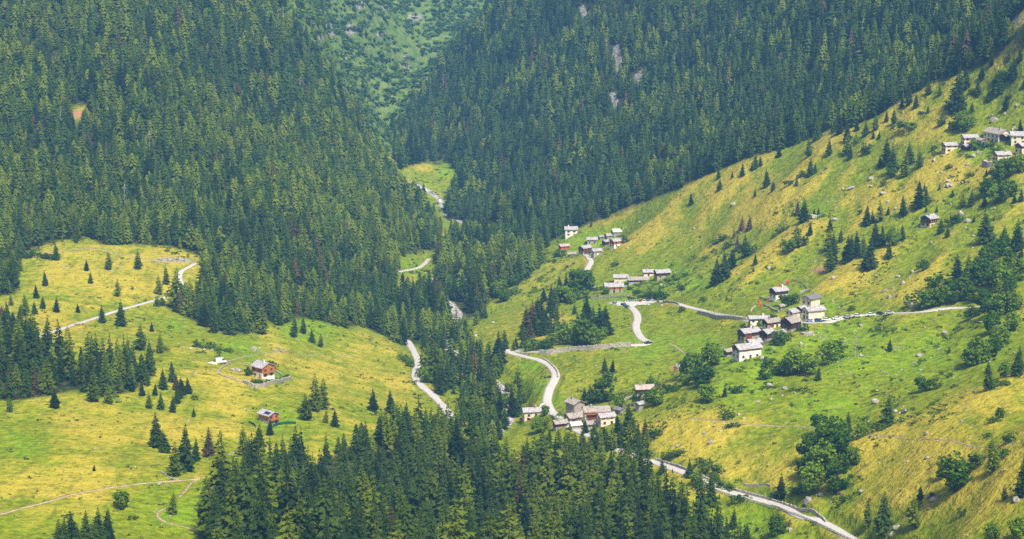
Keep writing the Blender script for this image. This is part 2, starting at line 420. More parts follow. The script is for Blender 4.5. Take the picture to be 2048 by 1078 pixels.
sel = n.math('ADD', n.math('ADD', sel, fdry), n.math('MULTIPLY', fine, 0.25))
meadow = n.mix(n.ramp(sel, 1.0, 1.5), gr_a, gr_b)
lushc = n.mix(n.ramp(fine, 0.3, 0.7), (0.125, 0.235, 0.005), (0.25, 0.35, 0.010))
meadow = n.mix(n.ramp(n.math('ADD', n.math('MULTIPLY', n.attr('lush'), 0.62), n.math('ADD', n.math('MULTIPLY', mid, 0.7), n.math('MULTIPLY', stre, 0.5))), 0.85, 1.18), meadow, lushc)
# dark heath and rhododendron patches, bare earth specks
heath = n.ramp(n.math('ADD', n.math('MULTIPLY', mid, 0.8), n.math('MULTIPLY', fine, 0.45)), 0.72, 0.82)
meadow = n.mix(n.math('MULTIPLY', heath, 0.75), meadow, (0.075, 0.095, 0.012))
earth = n.ramp(n.math('ADD', n.noise(pos, 0.12, 5, 0.7), n.math('MULTIPLY', grain, 0.18)), 0.76, 0.82)
meadow = n.mix(n.math('MULTIPLY', earth, 0.75), meadow, (0.25, 0.16, 0.085))
dimple = n.ramp(n.noise(pos, 0.32, 4, 0.65), 0.34, 0.5, 0.5, 0.0)
meadow = n.mix(dimple, meadow, (0.085, 0.095, 0.010))
strk = n.ramp(n.math('ADD', n.math('MULTIPLY', stre, 0.7), n.math('MULTIPLY', fine, 0.4)), 0.38, 0.54, 0.32, 0.0)
meadow = n.mix(strk, meadow, (0.105, 0.125, 0.008))
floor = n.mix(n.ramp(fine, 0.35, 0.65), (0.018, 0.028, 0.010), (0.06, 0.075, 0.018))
scr = n.mix(n.ramp(mid, 0.35, 0.65), (0.085, 0.155, 0.028), (0.18, 0.25, 0.052))
stone = n.mix(n.ramp(n.noise(pos, 0.35, 8, 0.75), 0.38, 0.62), (0.12, 0.11, 0.10), (0.42, 0.39, 0.36))
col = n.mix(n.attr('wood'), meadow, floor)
col = n.mix(n.attr('far'), col, scr)
rsel = n.ramp(n.math('ADD', n.attr('rock'), n.math('MULTIPLY', n.noise(pos, 0.14, 6, 0.7), 0.8)), 0.82, 0.98)
col = n.mix(rsel, col, stone)
bank = n.ramp(n.math('ADD', n.attr('bank'), n.math('MULTIPLY', fine, 0.6)), 0.75, 1.1)
col = n.mix(n.math('MULTIPLY', bank, 0.7), col, (0.22, 0.18, 0.10))
col = n.mix(n.ramp(n.math('ADD', n.attr('soil'), n.math('MULTIPLY', fine, 0.6)), 0.75, 1.05), col, (0.36, 0.20, 0.10))
n.put(bs.inputs['Base Color'], col)
bs.inputs['Specular IOR Level'].default_value = 0.05; bs.inputs['Roughness'].default_value = 1.0
hh = n.math('ADD', n.math('ADD', n.math('MULTIPLY', fine, 1.1), n.math('MULTIPLY', terr, 0.6)), n.math('ADD', n.math('MULTIPLY', mid, 2.2), n.math('MULTIPLY', stre, 0.7)))
n.put(bs.inputs['Normal'], n.bump(hh, 0.8, 1.3))

idx = np.arange(NR * NU).reshape(NR, NU)
F = np.stack([idx[:-1, :-1], idx[:-1, 1:], idx[1:, 1:], idx[1:, :-1]], -1).reshape(-1, 4)
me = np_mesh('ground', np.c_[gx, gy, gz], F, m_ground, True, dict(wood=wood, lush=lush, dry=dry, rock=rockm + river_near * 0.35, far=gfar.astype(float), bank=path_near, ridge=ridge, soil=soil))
ground = link(bpy.data.objects.new('ground', me)); tag(ground, 'steep alpine valley ground with yellow green meadows', 'ground', kind='structure')

# road surfaces
m_road, nt, bs = mat_new('pale_road'); n = N(nt); pos = n.pos()
c = n.mix(n.ramp(n.noise(pos, 0.5, 5, 0.7), 0.3, 0.7), (0.46, 0.43, 0.39), (0.56, 0.53, 0.49))
c = n.mix(n.ramp(n.noise(pos, 2.5, 3, 0.7), 0.55, 0.75, 0, 0.25), c, (0.40, 0.37, 0.32))
n.put(bs.inputs['Base Color'], c)
m_dirt = simple('bare_dirt', (0.40, 0.30, 0.17), var=0.3, scale=0.4)
m_bed, nt, bs = mat_new('river_gravel'); n = N(nt); pos = n.pos()
c = n.mix(n.ramp(n.voronoi(pos, 0.7), 0.1, 0.7), (0.62, 0.57, 0.55), (0.22, 0.20, 0.20))
n.put(bs.inputs['Base Color'], n.mix(n.ramp(n.noise(pos, 0.2, 4), 0.4, 0.65), c, (0.50, 0.45, 0.42)))
n.put(bs.inputs['Normal'], n.bump(n.voronoi(pos, 0.7), 1.0, 0.8))
m_water, nt, bs = mat_new('stream_water'); n = N(nt); pos = n.pos()
foam = n.ramp(n.noise(n.mapping(pos, (0.5, 0.15, 0.5)), 1.0, 6, 0.7, 1.0), 0.42, 0.6)
n.put(bs.inputs['Base Color'], n.mix(foam, (0.16, 0.20, 0.19), (0.72, 0.76, 0.78)))
bs.inputs['Roughness'].default_value = 0.18; bs.inputs['Specular IOR Level'].default_value = 0.5
n.put(bs.inputs['Normal'], n.bump(n.noise(pos, 1.2, 4), 0.6, 0.4))
for name, w, mk, ln in ribbons:
    l2 = ln.copy()
    o = link(bpy.data.objects.new(name, ribbon_mesh(name, l2, w, m_road if mk == 'road' else m_dirt, 0.10 if w > 2 else 0.05, 0.05 if w > 2 else 0.02, 4 if w > 2 else 2, 0.0 if name == 'road' else 0.35)))
    tag(o, kind='structure')
o = link(bpy.data.objects.new('riverbed', ribbon_mesh('riverbed', rl, 7.5, m_bed, -0.42, 0.0, 6, 0.7))); tag(o, kind='structure')
o = link(bpy.data.objects.new('water', ribbon_mesh('water', rl, 4.0, m_water, -0.33, 0.0, 4, 0.7))); tag(o, kind='structure')
# ------------------------------------------------------------------ buildings, walls, fences, cars, boulders
def stone_mat(name, a, b, mortar, scale=1.6):
    m, nt, bs = mat_new(name); n = N(nt)
    co = n.mapping(n.objco(), (1, 1, 1.9))
    cell = n.voronoi(co, scale, 'F1', 1)
    edge = n.ramp(n.voronoi(co, scale, 'DISTANCE_TO_EDGE'), 0.02, 0.09)
    sep = n.node('ShaderNodeSeparateColor'); n.put(sep.inputs[0], cell)
    c = n.mix(sep.outputs[0], a, b)
    c = n.mix(n.ramp(n.noise(n.objco(), 0.6, 5, 0.7), 0.5, 0.72, 0, 0.5), c, tuple(x * 0.5 for x in a))
    n.put(bs.inputs['Base Color'], n.mix(edge, mortar, c)); n.put(bs.inputs['Normal'], n.bump(edge, 0.6, 0.06))
    return m
def board_mat(name, a, b, vertical=True):
    m, nt, bs = mat_new(name); n = N(nt)
    co = n.objco()
    st = n.noise(n.mapping(co, (5, 5, 0.35) if vertical else (0.4, 0.4, 6)), 1.0, 4, 0.7)
    c = n.mix(n.ramp(st, 0.35, 0.65), a, b)
    c = n.mix(n.ramp(n.noise(co, 0.5, 4), 0.5, 0.75, 0, 0.5), c, tuple(x * 0.55 for x in a))
    n.put(bs.inputs['Base Color'], c); n.put(bs.inputs['Normal'], n.bump(st, 0.5, 0.05)); bs.inputs['Roughness'].default_value = 0.8
    return m
def slab_mat(name, a, b, rust=None):
    """irregular stone slab roofing"""
    m, nt, bs = mat_new(name); n = N(nt); co = n.objco()
    cell = n.voronoi(n.mapping(co, (1.1, 1.6, 1.6)), 1.5, 'F1', 1); sep = n.node('ShaderNodeSeparateColor'); n.put(sep.inputs[0], cell)
    edge = n.ramp(n.voronoi(n.mapping(co, (1.1, 1.6, 1.6)), 1.5, 'DISTANCE_TO_EDGE'), 0.01, 0.07)
    c = n.mix(sep.outputs[0], a, b)
    c = n.mix(n.ramp(n.noise(co, 0.45, 5, 0.75), 0.52, 0.7, 0, 0.55), c, rust or tuple(x * 0.5 for x in a))
    n.put(bs.inputs['Base Color'], n.mix(edge, tuple(x * 0.4 for x in a), c)); n.put(bs.inputs['Normal'], n.bump(n.math('ADD', edge, sep.outputs[1]), 0.5, 0.08))
    bs.inputs['Roughness'].default_value = 0.6; bs.inputs['Specular IOR Level'].default_value = 0.3
    return m
BM = {
 'stone': stone_mat('rubble_stone', (0.30, 0.27, 0.23), (0.52, 0.48, 0.41), (0.36, 0.32, 0.27)),
 'drystone': stone_mat('dry_stone', (0.36, 0.32, 0.28), (0.64, 0.58, 0.52), (0.16, 0.14, 0.12), 1.3),
 'cream': simple('cream_plaster', (0.74, 0.65, 0.51), var=0.14, scale=0.8, bump=0.02),
 'white': simple('white_plaster', (0.82, 0.78, 0.73), var=0.10, scale=0.8, bump=0.02),
 'dark': board_mat('dark_timber', (0.045, 0.026, 0.022), (0.10, 0.055, 0.042)),
 'red': board_mat('red_brown_timber', (0.16, 0.045, 0.022), (0.27, 0.085, 0.04)),
 'orange': board_mat('honey_timber', (0.36, 0.13, 0.03), (0.56, 0.23, 0.06)),
 'vermilion': simple('vermilion_paint', (0.62, 0.06, 0.04), var=0.2),
 'slab': slab_mat('pale_slab_roof', (0.36, 0.34, 0.36), (0.60, 0.56, 0.59)),
 'slate': slab_mat('dark_slate_roof', (0.16, 0.15, 0.17), (0.30, 0.28, 0.31)),
 'oldslab': slab_mat('weathered_slab_roof', (0.32, 0.28, 0.24), (0.50, 0.44, 0.38)),
 'rust': slab_mat('rusty_slab_roof', (0.44, 0.36, 0.32), (0.60, 0.50, 0.45), (0.34, 0.16, 0.09)),
 'sheet': simple('white_roof_sheet', (0.80, 0.80, 0.80), var=0.06, rough=0.5),
 'tarp': simple('blue_tarpaulin', (0.20, 0.46, 0.66), var=0.25, scale=0.5, rough=0.5),
 'glass': simple('window_glass', (0.02, 0.025, 0.035), var=0.1, rough=0.08, spec=0.5),
 'frame': simple('brown_frame', (0.20, 0.12, 0.07), var=0.1), 'shutter': simple('rust_red_shutter', (0.36, 0.09, 0.05), var=0.2), 'oshutter': simple('orange_shutter', (0.58, 0.22, 0.06), var=0.15),
 'iron': simple('dark_iron', (0.05, 0.05, 0.05), var=0.2, rough=0.5), 'plank': simple('grey_plank', (0.32, 0.27, 0.22), var=0.3, scale=3),
 'panel': simple('solar_panel', (0.02, 0.03, 0.07), var=0.2, rough=0.2, spec=0.5), 'mesh': simple('green_netting', (0.015, 0.10, 0.06), var=0.25),
 'cloth': simple('red_flag_cloth', (0.72, 0.035, 0.02), var=0.15), 'rail': simple('white_rail', (0.78, 0.77, 0.74), var=0.08), 'tyre': simple('tyre_rubber', (0.02, 0.02, 0.02), var=0.1),
 'boulder': None,
}
m, nt, bs = mat_new('grey_boulder'); n = N(nt); co = n.pos()
c = n.mix(n.ramp(n.noise(co, 0.7, 7, 0.7), 0.35, 0.65), (0.22, 0.20, 0.18), (0.52, 0.48, 0.44)); c = n.mix(n.ramp(n.noise(co, 0.3, 4), 0.55, 0.7, 0, 0.6), c, (0.16, 0.17, 0.07))
n.put(bs.inputs['Base Color'], c); n.put(bs.inputs['Normal'], n.bump(n.noise(co, 1.5, 7, 0.75), 0.9, 0.4)); BM['boulder'] = m

class MB:
    """gathers boxes, prisms and bars into one mesh"""
    def __init__(s): s.v = []; s.f = []
    def poly(s, vs, fs):
        k = len(s.v); s.v += [tuple(p) for p in vs]; s.f += [tuple(i + k for i in f) for f in fs]
    def box(s, x0, x1, y0, y1, z0, z1):
        s.poly([(x0, y0, z0), (x1, y0, z0), (x1, y1, z0), (x0, y1, z0), (x0, y0, z1), (x1, y0, z1), (x1, y1, z1), (x0, y1, z1)],
               [(3, 2, 1, 0), (4, 5, 6, 7), (0, 1, 5, 4), (1, 2, 6, 5), (2, 3, 7, 6), (3, 0, 4, 7)])
    def prism(s, prof, x0, x1):
        """profile in (y,z), counter-clockwise seen from +x, swept along x"""
        n_ = len(prof)
        s.poly([(x0, y, z) for y, z in prof] + [(x1, y, z) for y, z in prof],
               [tuple(range(n_))[::-1], tuple(range(n_, 2 * n_))] + [(i, (i + 1) % n_, n_ + (i + 1) % n_, n_ + i) for i in range(n_)])
    def bar(s, a, b, r):
        a = Vector(a); b = Vector(b); d = (b - a).normalized(); u = d.orthogonal().normalized() * r; w_ = d.cross(u)
        q = [u + w_, -u + w_, -u - w_, u - w_]
        s.poly([a + i for i in q] + [b + i for i in q], [(3, 2, 1, 0), (4, 5, 6, 7)] + [(i, (i + 1) % 4, 4 + (i + 1) % 4, 4 + i) for i in range(4)])
    def mesh(s, name, mat):
        me = bpy.data.meshes.new(name); me.from_pydata(s.v, [], s.f); me.materials.append(mat); me.validate()
        bm = bmesh.new(); bm.from_mesh(me); bmesh.ops.recalc_face_normals(bm, faces=bm.faces); bm.to_mesh(me); bm.free()
        return me
    def build(s, name, mat, parent=None): return link(bpy.data.objects.new(name, s.mesh(name, mat)), parent)
def empty(name, loc, rz=0.0):
    o = link(bpy.data.objects.new(name, None)); o.location = loc; o.rotation_euler = (0, 0, rz); o.empty_display_size = 1; return o

def win_mesh(w, h):
    f = MB(); t = 0.09; d = 0.07
    f.box(-w / 2 - t, w / 2 + t, -d, 0.02, h, h + t); f.box(-w / 2 - t - .06, w / 2 + t + .06, -d - .08, 0.02, -t, 0)
    f.box(-w / 2 - t, -w / 2, -d, 0.02, 0, h); f.box(w / 2, w / 2 + t, -d, 0.02, 0, h); f.box(-0.025, 0.025, -d + .02, 0.02, 0, h)
    p = MB(); p.box(-w / 2, -0.025, -0.03, 0.015, 0, h); p.box(0.025, w / 2, -0.03, 0.015, 0, h)
    s = MB(); s.box(-w * .25, w * .25, -0.075, -0.012, 0, h)
    return f.mesh('window', BM['frame']), p.mesh('pane', BM['glass']), s
WINS = {}
def add_window(root, x, y, z, rz, w=0.95, h=1.15, shut=None):
    key = (round(w, 2), round(h, 2), shut)
    if key not in WINS:
        f, p, s = win_mesh(w, h); WINS[key] = (f, p, s.mesh('shutter', BM[shut]) if shut else None)
    f, p, s = WINS[key]
    o = link(bpy.data.objects.new('window', f), root); o.location = (x, y, z); o.rotation_euler = (0, 0, rz)
    link(bpy.data.objects.new('pane', p), o)
    if s:
        for q in (-1, 1): so_ = link(bpy.data.objects.new('shutter', s), o); so_.location = (q * (w * .75 + .11), 0, 0)
def add_door(root, x, y, z, rz, w, h, mat):
    d = MB(); d.box(-w / 2, w / 2, -0.07, 0.03, 0, h); d.box(-w / 2 - .1, w / 2 + .1, -0.10, 0.03, h, h + .12); d.box(-w / 2 - .1, -w / 2, -0.1, 0.03, 0, h); d.box(w / 2, w / 2 + .1, -0.1, 0.03, 0, h)
    o = d.build('door', BM[mat], root); o.location = (x, y, z); o.rotation_euler = (0, 0, rz)
    k = MB(); k.box(w / 2 - .22, w / 2 - .16, -0.16, -0.07, 0.95, 1.1); k.build('handle', BM['iron'], o)

HOUSES = []
def house(px, py, wpx, a, ratio, h1, h2, low, up, roof, name, label, cat, group=None, pitch=24, win='', balc='', chim=0, over=0.75, door='dark', tail=0.0, xtra='', hscale=1.0):
    """px,py: foot of the visible front; wpx: width in the photograph; a: turn of the ridge; win: letters f (long face) and g (gable) with rows"""
    if abs(a) >= 14: a = math.copysign(min(abs(a) * 1.5, 52), a)
    ratio = 1 + (ratio - 1) * 0.8; pitch += 2
    p = at1(px, py); dist = p.y * cp + (CAMZ - p.z) * sp
    ar = math.radians(abs(a)); wm = wpx * dist / FPX * 1.08
    W = (wm - 0.8) / (ratio * math.cos(ar) + math.sin(ar)); L = W * ratio
    dep = (L * math.sin(ar) + W * math.cos(ar)) / 2
    c = Vector((p.x + p.x / p.y * dep, p.y + dep, p.z))
    yaw = math.radians(a) - math.atan2(p.x, p.y)
    root = empty(name, c, yaw); tag(root, label, cat, group)
    HOUSES.append((c.x, c.y, (L + W) / 4 + 2.0))
    H1, H2 = h1, h2
    hx_, hy_ = L / 2, W / 2
    rise = hy_ * math.tan(math.radians(pitch))
    eave = H1 + H2
    g = -1 if a > 0 else 1                        # the gable end that faces the camera
    if H1 > 0:
        lo = MB(); 
        if H2 > 0 or up != low:
            lo.box(-hx_, hx_, -hy_, hy_, -4.0, H1); lo.build('wall', BM[low], root)
            u = MB(); e = 0.06
            u.prism([(-hy_ - e, H1), (hy_ + e, H1), (hy_ + e, eave), (0, eave + rise), (-hy_ - e, eave)], -hx_ - e, hx_ + e); u.build('upper_wall', BM[up], root)
        else:
            lo.prism([(-hy_, -4.0), (hy_, -4.0), (hy_, eave), (0, eave + rise), (-hy_, eave)], -hx_, hx_); lo.build('wall', BM[low], root)
    # roof: two slabs of real thickness with a ragged lower edge
    r = random.Random(int(px * 7 + py)); tp = math.tan(math.radians(pitch)); t = 0.26
    rf = MB(); nseg = 12
    for s in (-1, 1):
        xs = [-hx_ - over + (L + 2 * over) * i / nseg for i in range(nseg + 1)]
        V = []
        for i, x in enumerate(xs):
            yo = hy_ + over + r.uniform(-.10, .10); sag = -0.10 * math.sin(math.pi * i / nseg) + r.uniform(-.03, .03)
            V += [(x, 0, eave + rise + 0.05 + t + sag), (x, s * yo, eave - (yo - hy_) * tp + 0.05 + t + r.uniform(-.03, .03)), (x, s * yo, eave - (yo - hy_) * tp + 0.05), (x, 0, eave + rise + 0.05 + sag)]
        Fq = []
        for i in range(nseg):
            k = 4 * i
            Fq += [(k, k + 1, k + 5, k + 4), (k + 1, k + 2, k + 6, k + 5), (k + 2, k + 3, k + 7, k + 6)]
        Fq += [(0, 3, 2, 1), (4 * nseg, 4 * nseg + 1, 4 * nseg + 2, 4 * nseg + 3)]
        rf.poly(V, Fq)
    ro = rf.build('roof', BM[roof], root)
    for k in range(chim):
        cx = hx_ * (0.45 - 0.8 * k) * (1 if int(px) % 2 else -1); cyy = -hy_ * 0.22
        ch = MB(); ch.box(cx - .38, cx + .38, cyy - .38, cyy + .38, eave + rise * .5, eave + rise + 1.0); ch.box(cx - .5, cx + .5, cyy - .5, cyy + .5, eave + rise + 1.15, eave + rise + 1.27)
        for q in ((-1, -1), (1, 1), (1, -1), (-1, 1)): ch.box(cx + q[0] * .3 - .07, cx + q[0] * .3 + .07, cyy + q[1] * .3 - .07, cyy + q[1] * .3 + .07, eave + rise + 1.0, eave + rise + 1.15)
        ch.build('chimney', BM['stone' if low != 'white' else 'white'], ro)
    if 'p' in xtra:
        for k in range(2):
            x0 = -hx_ * .1 + k * 1.9; y0, y1 = -hy_ * .95, -hy_ * .35; zz = lambda y: eave + rise + 0.05 + t + y * tp + .05
            s_ = MB(); s_.poly([(x0, y0, zz(y0)), (x0 + 1.7, y0, zz(y0)), (x0 + 1.7, y1, zz(y1)), (x0, y1, zz(y1)), (x0, y0, zz(y0) + .06), (x0 + 1.7, y0, zz(y0) + .06), (x0 + 1.7, y1, zz(y1) + .06), (x0, y1, zz(y1) + .06)], [(3, 2, 1, 0), (4, 5, 6, 7), (0, 1, 5, 4), (1, 2, 6, 5), (2, 3, 7, 6), (3, 0, 4, 7)]); s_.build('solar_panel', BM['panel'], ro)
    if 't' in xtra:
        y0, y1 = -hy_ - over + .1, -hy_ * .15; zz = lambda y: eave + rise + 0.05 + t + y * tp + .03
        s_ = MB(); x0, x1 = hx_ * .05, hx_ + over - .1
        s_.poly([(x0, y0, zz(y0)), (x1, y0, zz(y0)), (x1, y1, zz(y1)), (x0 + .8, y1, zz(y1)), (x0, y0, zz(y0) + .08), (x1, y0, zz(y0) + .08), (x1, y1, zz(y1) + .08), (x0 + .8, y1, zz(y1) + .08)], [(3, 2, 1, 0), (4, 5, 6, 7), (0, 1, 5, 4), (1, 2, 6, 5), (2, 3, 7, 6), (3, 0, 4, 7)]); s_.build('tarpaulin', BM['tarp'], ro)
    # openings: on the long face and on the gable facing the camera; at most what fits
    e = 0.06 if H2 > 0 else 0.0
    sh = 'shutter' if 's' in xtra else 'oshutter' if 'o' in xtra else None
    gx = g * (hx_ + e); grz = math.radians(90) * g
    if 'f' in win:
        nw = max(1, int(L / 3.3))
        for lev in range(2 if (H1 > 4.2 or H2 > 1.9) else 1):
            zz = 0.95 if lev == 0 else (H1 + 0.55 if H2 > 1.9 else 3.3)
            yy = -hy_ - (e if lev and H2 > 0 else 0)
            for i in range(nw):
                x = -hx_ + L * (i + .5) / nw + r.uniform(-.25, .25)
                if lev == 0 and i == nw // 2: add_door(root, x, yy, -0.05, 0, 1.0, 2.0, door)
                else: add_window(root, x, yy, zz, 0, 0.85 if low in ('stone',) else 1.0, 1.0, sh)
    if 'g' in win:
        ng = 2 if W > 5 else 1
        for lev in range(2 if (H1 > 4.0 or H2 > 1.5) else 1):
            zz = 0.95 if lev == 0 else (H1 + 0.5 if H2 > 1.5 else 3.3)
            xx = g * (hx_ + (e if lev and H2 > 0 else 0))
            for i in range(ng):
                y = -hy_ + W * (i + .5) / ng
                if lev == 0 and i == 1 and 'f' not in win: add_door(root, xx, y, -0.05, grz, 1.0, 2.0, door)
                else: add_window(root, xx, y, zz, grz, 0.95, 1.1, sh)
        if 'a' in win: add_window(root, gx, 0, eave + rise * .25, grz, 0.6, 0.6, None)
    if balc:
        b = MB(); zb = H1 + 0.02
        if balc == 'g':
            x0, x1 = sorted((gx + g * .004, gx + g * 1.15)); y0, y1 = -hy_ * .92, hy_ * .92
            b.box(x0, x1, y0, y1, zb - .14, zb); xo = gx + g * 1.1
            b.box(xo - .05, xo + .05, y0, y1, zb + .92, zb + 1.0)
            k = int((y1 - y0) / .32)
            for i in range(k + 1): q = y0 + (y1 - y0) * i / k; b.box(xo - .035, xo + .035, q - .08 if 0 < i else q, q + .08 if i < k else q + .1, zb, zb + .92)
        else:
            x0, x1, y0, y1 = -hx_ * .9, hx_ * .9, -hy_ - 1.15, -hy_ - .064
            b.box(x0, x1, y0, y1, zb - .14, zb); b.box(x0, x1, y0, y0 + .1, zb + .92, zb + 1.0)
            k = int((x1 - x0) / .32)
            for i in range(k + 1): q = x0 + (x1 - x0) * i / k; b.box(q - .08, q + .08, y0 + .015, y0 + .085, zb, zb + .92)
        b.build('balcony', BM[balc_mat(up)], root)
    if 'w' in xtra:                                  # a timber front set into a stone house
        b = MB(); b.box(-hx_ * .9, -hx_ * .05, -hy_ - .11, -hy_ - .002, H1 * .35, eave - .15); b.build('timber_front', BM['red'], root)
    if 'b' in xtra:                                  # a brown board band below the eaves
        b = MB(); b.box(-hx_ - .05, hx_ + .05, -hy_ - .09, -hy_ - .065 + .06, eave - 1.3, eave - .02); b.build('eave_boards', BM['orange'], root)
    if 'l' in xtra:                                  # lean-to shed against the wall
        b = MB(); x0 = -g * (hx_ + .02); x1 = -g * (hx_ + 3.2); lo_, hi_ = sorted((x0, x1))
        b.poly([(x0, -hy_ * .6, -3), (x1, -hy_ * .6, -3), (x1, hy_ * .7, -3), (x0, hy_ * .7, -3), (x0, -hy_ * .6, 2.6), (x1, -hy_ * .6, 1.8), (x1, hy_ * .7, 1.8), (x0, hy_ * .7, 2.6)], [(3, 2, 1, 0), (4, 5, 6, 7), (0, 1, 5, 4), (1, 2, 6, 5), (2, 3, 7, 6), (3, 0, 4, 7)]); b.build('lean_to', BM['red'], root)
        b = MB(); b.poly([(x0, -hy_ * .6 - .5, 2.62), (x1 - g * .5, -hy_ * .6 - .5, 1.7), (x1 - g * .5, hy_ * .7 + .3, 1.7), (x0, hy_ * .7 + .3, 2.62), (x0, -hy_ * .6 - .5, 2.82), (x1 - g * .5, -hy_ * .6 - .5, 1.9), (x1 - g * .5, hy_ * .7 + .3, 1.9), (x0, hy_ * .7 + .3, 2.82)], [(3, 2, 1, 0), (4, 5, 6, 7), (0, 1, 5, 4), (1, 2, 6, 5), (2, 3, 7, 6), (3, 0, 4, 7)]); b.build('lean_to_roof', BM[roof], root)
    return root
def balc_mat(up): return {'orange': 'orange', 'dark': 'dark', 'red': 'red'}.get(up, 'orange')

G1, G2, G3, G4, G5 = 'houses of the roadside village', 'houses of the uppermost hamlet', 'houses of the hamlet in the valley', 'houses of the middle hamlet', 'houses of the upper left hamlet'
house(1557, 599, 37, 25, 1.5, 2.3, 2.3, 'white', 'dark', 'slab', 'timber_house', 'dark timber house over white ground floor standing among the red flags', 'house', G1, win='gf', chim=1)
house(1621, 621, 37, 48, 1.25, 6.2, 0, 'cream', 'cream', 'slate', 'stone_house', 'tallest cream house with the only dark slate roof in the roadside village', 'house', G1, win='g', pitch=20, chim=1)
house(1627, 642, 43, 22, 1.9, 5.2, 0, 'cream', 'cream', 'slab', 'stone_house', 'long cream house with pale roof just below the dark roofed one', 'house', G1, win='g', door='dark')
house(1586, 642, 31, 33, 1.35, 4.6, 0, 'cream', 'cream', 'slab', 'stone_house', 'small square cream house by the road, left of the long cream house', 'house', G1, win='g')
house(1602, 634, 20, 40, 1.2, 2.2, 2.4, 'stone', 'dark', 'slab', 'timber_barn', 'dark timber barn squeezed between the two cream houses', 'barn', G1)
house(1517, 648, 40, 12, 2.4, 1.6, 1.2, 'white', 'dark', 'slab', 'stone_house', 'long low house with chimney directly below the end of the road wall', 'house', G1, win='f', chim=1, pitch=20)
house(1542, 659, 37, 25, 1.7, 2.2, 1.4, 'cream', 'dark', 'oldslab', 'timber_house', 'half timber half cream house beside the big dark barn', 'house', G1, win='gf', xtra='w', chim=1)
house(1581, 664, 40, 42, 1.15, 1.4, 3.4, 'stone', 'dark', 'oldslab', 'timber_barn', 'big dark timber barn with broad gable at the edge of the village', 'barn', G1, win='g', pitch=27)
house(1497, 684, 44, 25, 1.8, 2.4, 2.2, 'stone', 'dark', 'slab', 'timber_house', 'dark gabled house with red brown front at the west edge of the village', 'house', G1, xtra='w', win='g', chim=1)
house(1533, 686, 29, 42, 1.2, 2.2, 2.8, 'stone', 'dark', 'slab', 'timber_house', 'narrow dark timber house in the middle of the lower village row', 'house', G1, win='g', chim=1, pitch=28)
house(1557, 684, 28, 35, 1.4, 4.2, 0, 'stone', 'stone', 'oldslab', 'stone_house', 'grey stone house with wide roof next to the leafy bush', 'house', G1, win='f')
house(1507, 699, 31, 20, 1.5, 3.4, 0, 'stone', 'stone', 'slab', 'stone_house', 'low stone house whose pale roof shows behind the white front house', 'house', G1, chim=1)
house(1493, 721, 57, 22, 2.1, 4.2, 1.1, 'white', 'red', 'slab', 'white_house', 'largest white house at the bottom of the village with brown eave boards', 'house', G1, win='fg', chim=1, xtra='b', balc='')
house(1457, 713, 24, 25, 1.5, 0.5, 2.1, 'stone', 'dark', 'oldslab', 'timber_barn', 'small dark barn left of the white front house', 'barn', G1)
house(1562, 620, 13, 30, 1.2, 2.2, 0, 'stone', 'stone', 'oldslab', 'stone_shed', 'tiny stone shed under the two round trees in the village', 'shed', G1)
house(1899, 306, 32, 18, 1.6, 4.6, 0, 'cream', 'cream', 'slab', 'stone_house', 'small cream house at the left end of the uppermost hamlet', 'house', G2, win='fg', xtra='s')
house(1938, 292, 33, 15, 1.6, 5.0, 0, 'cream', 'cream', 'slab', 'stone_house', 'two storey cream house behind the dark little barn', 'house', G2, win='gf', xtra='s')
house(1933, 303, 23, 32, 1.4, 0.6, 2.3, 'stone', 'dark', 'slab', 'timber_barn', 'little black barn beside the round tree of the uppermost hamlet', 'barn', G2)
house(1962, 291, 19, -35, 1.3, 3.2, 0, 'stone', 'stone', 'oldslab', 'stone_shed', 'half ruined stone shed against the biggest cream house', 'shed', G2)
house(1995, 287, 56, -42, 1.5, 5.6, 0, 'cream', 'cream', 'oldslab', 'stone_house', 'biggest cream house of the uppermost hamlet with broad bright gable', 'house', G2, win='fg', pitch=21, chim=1)
house(2011, 285, 22, 35, 1.3, 0.8, 3.0, 'stone', 'dark', 'oldslab', 'timber_barn', 'dark barn tucked between the two big cream houses', 'barn', G2)
house(2043, 289, 46, 8, 1.9, 5.2, 0, 'cream', 'cream', 'slab', 'stone_house', 'long cream house cut by the picture edge', 'house', G2, win='f')
house(2046, 308, 32, 30, 1.4, 3.0, 1.6, 'cream', 'red', 'slab', 'timber_house', 'cream house with red brown timber gable at the picture edge', 'house', G2, win='gf')
house(2003, 325, 35, 20, 1.6, 4.4, 0, 'cream', 'cream', 'slab', 'stone_house', 'cream house standing alone below the uppermost hamlet on a stone terrace', 'house', G2, win='gf', xtra='s', chim=1)
house(1858, 456, 34, 50, 1.0, 2.7, 2.6, 'cream', 'dark', 'slab', 'timber_chalet', 'lone chalet with orange shutters and small balcony among the spruces', 'chalet', win='gf', balc='g', xtra='o', chim=1, pitch=23, door='oshutter')
house(527, 758, 44, -56, 1.05, 2.9, 2.7, 'white', 'orange', 'slab', 'timber_chalet', 'honey coloured chalet with balcony inside its walled garden', 'chalet', win='gf', balc='g', xtra='sl', pitch=24, door='orange', chim=1)
house(538, 850, 40, -38, 1.35, 2.0, 2.2, 'stone', 'orange', 'slab', 'timber_barn', 'orange timber barn with solar panels beside the green netting', 'barn', win='g', xtra='p', pitch=20, balc='g')
house(1063, 837, 37, 12, 1.8, 3.4, 0, 'cream', 'cream', 'slab', 'stone_house', 'cream house behind the red board fence near the stream', 'house', G3, win='f', chim=1)
house(1150, 846, 38, -44, 1.1, 9.2, 0, 'stone', 'stone', 'oldslab', 'tower_house', 'tall grey stone tower house with small lantern on the roof', 'house', G3, win='g', pitch=22, chim=1)
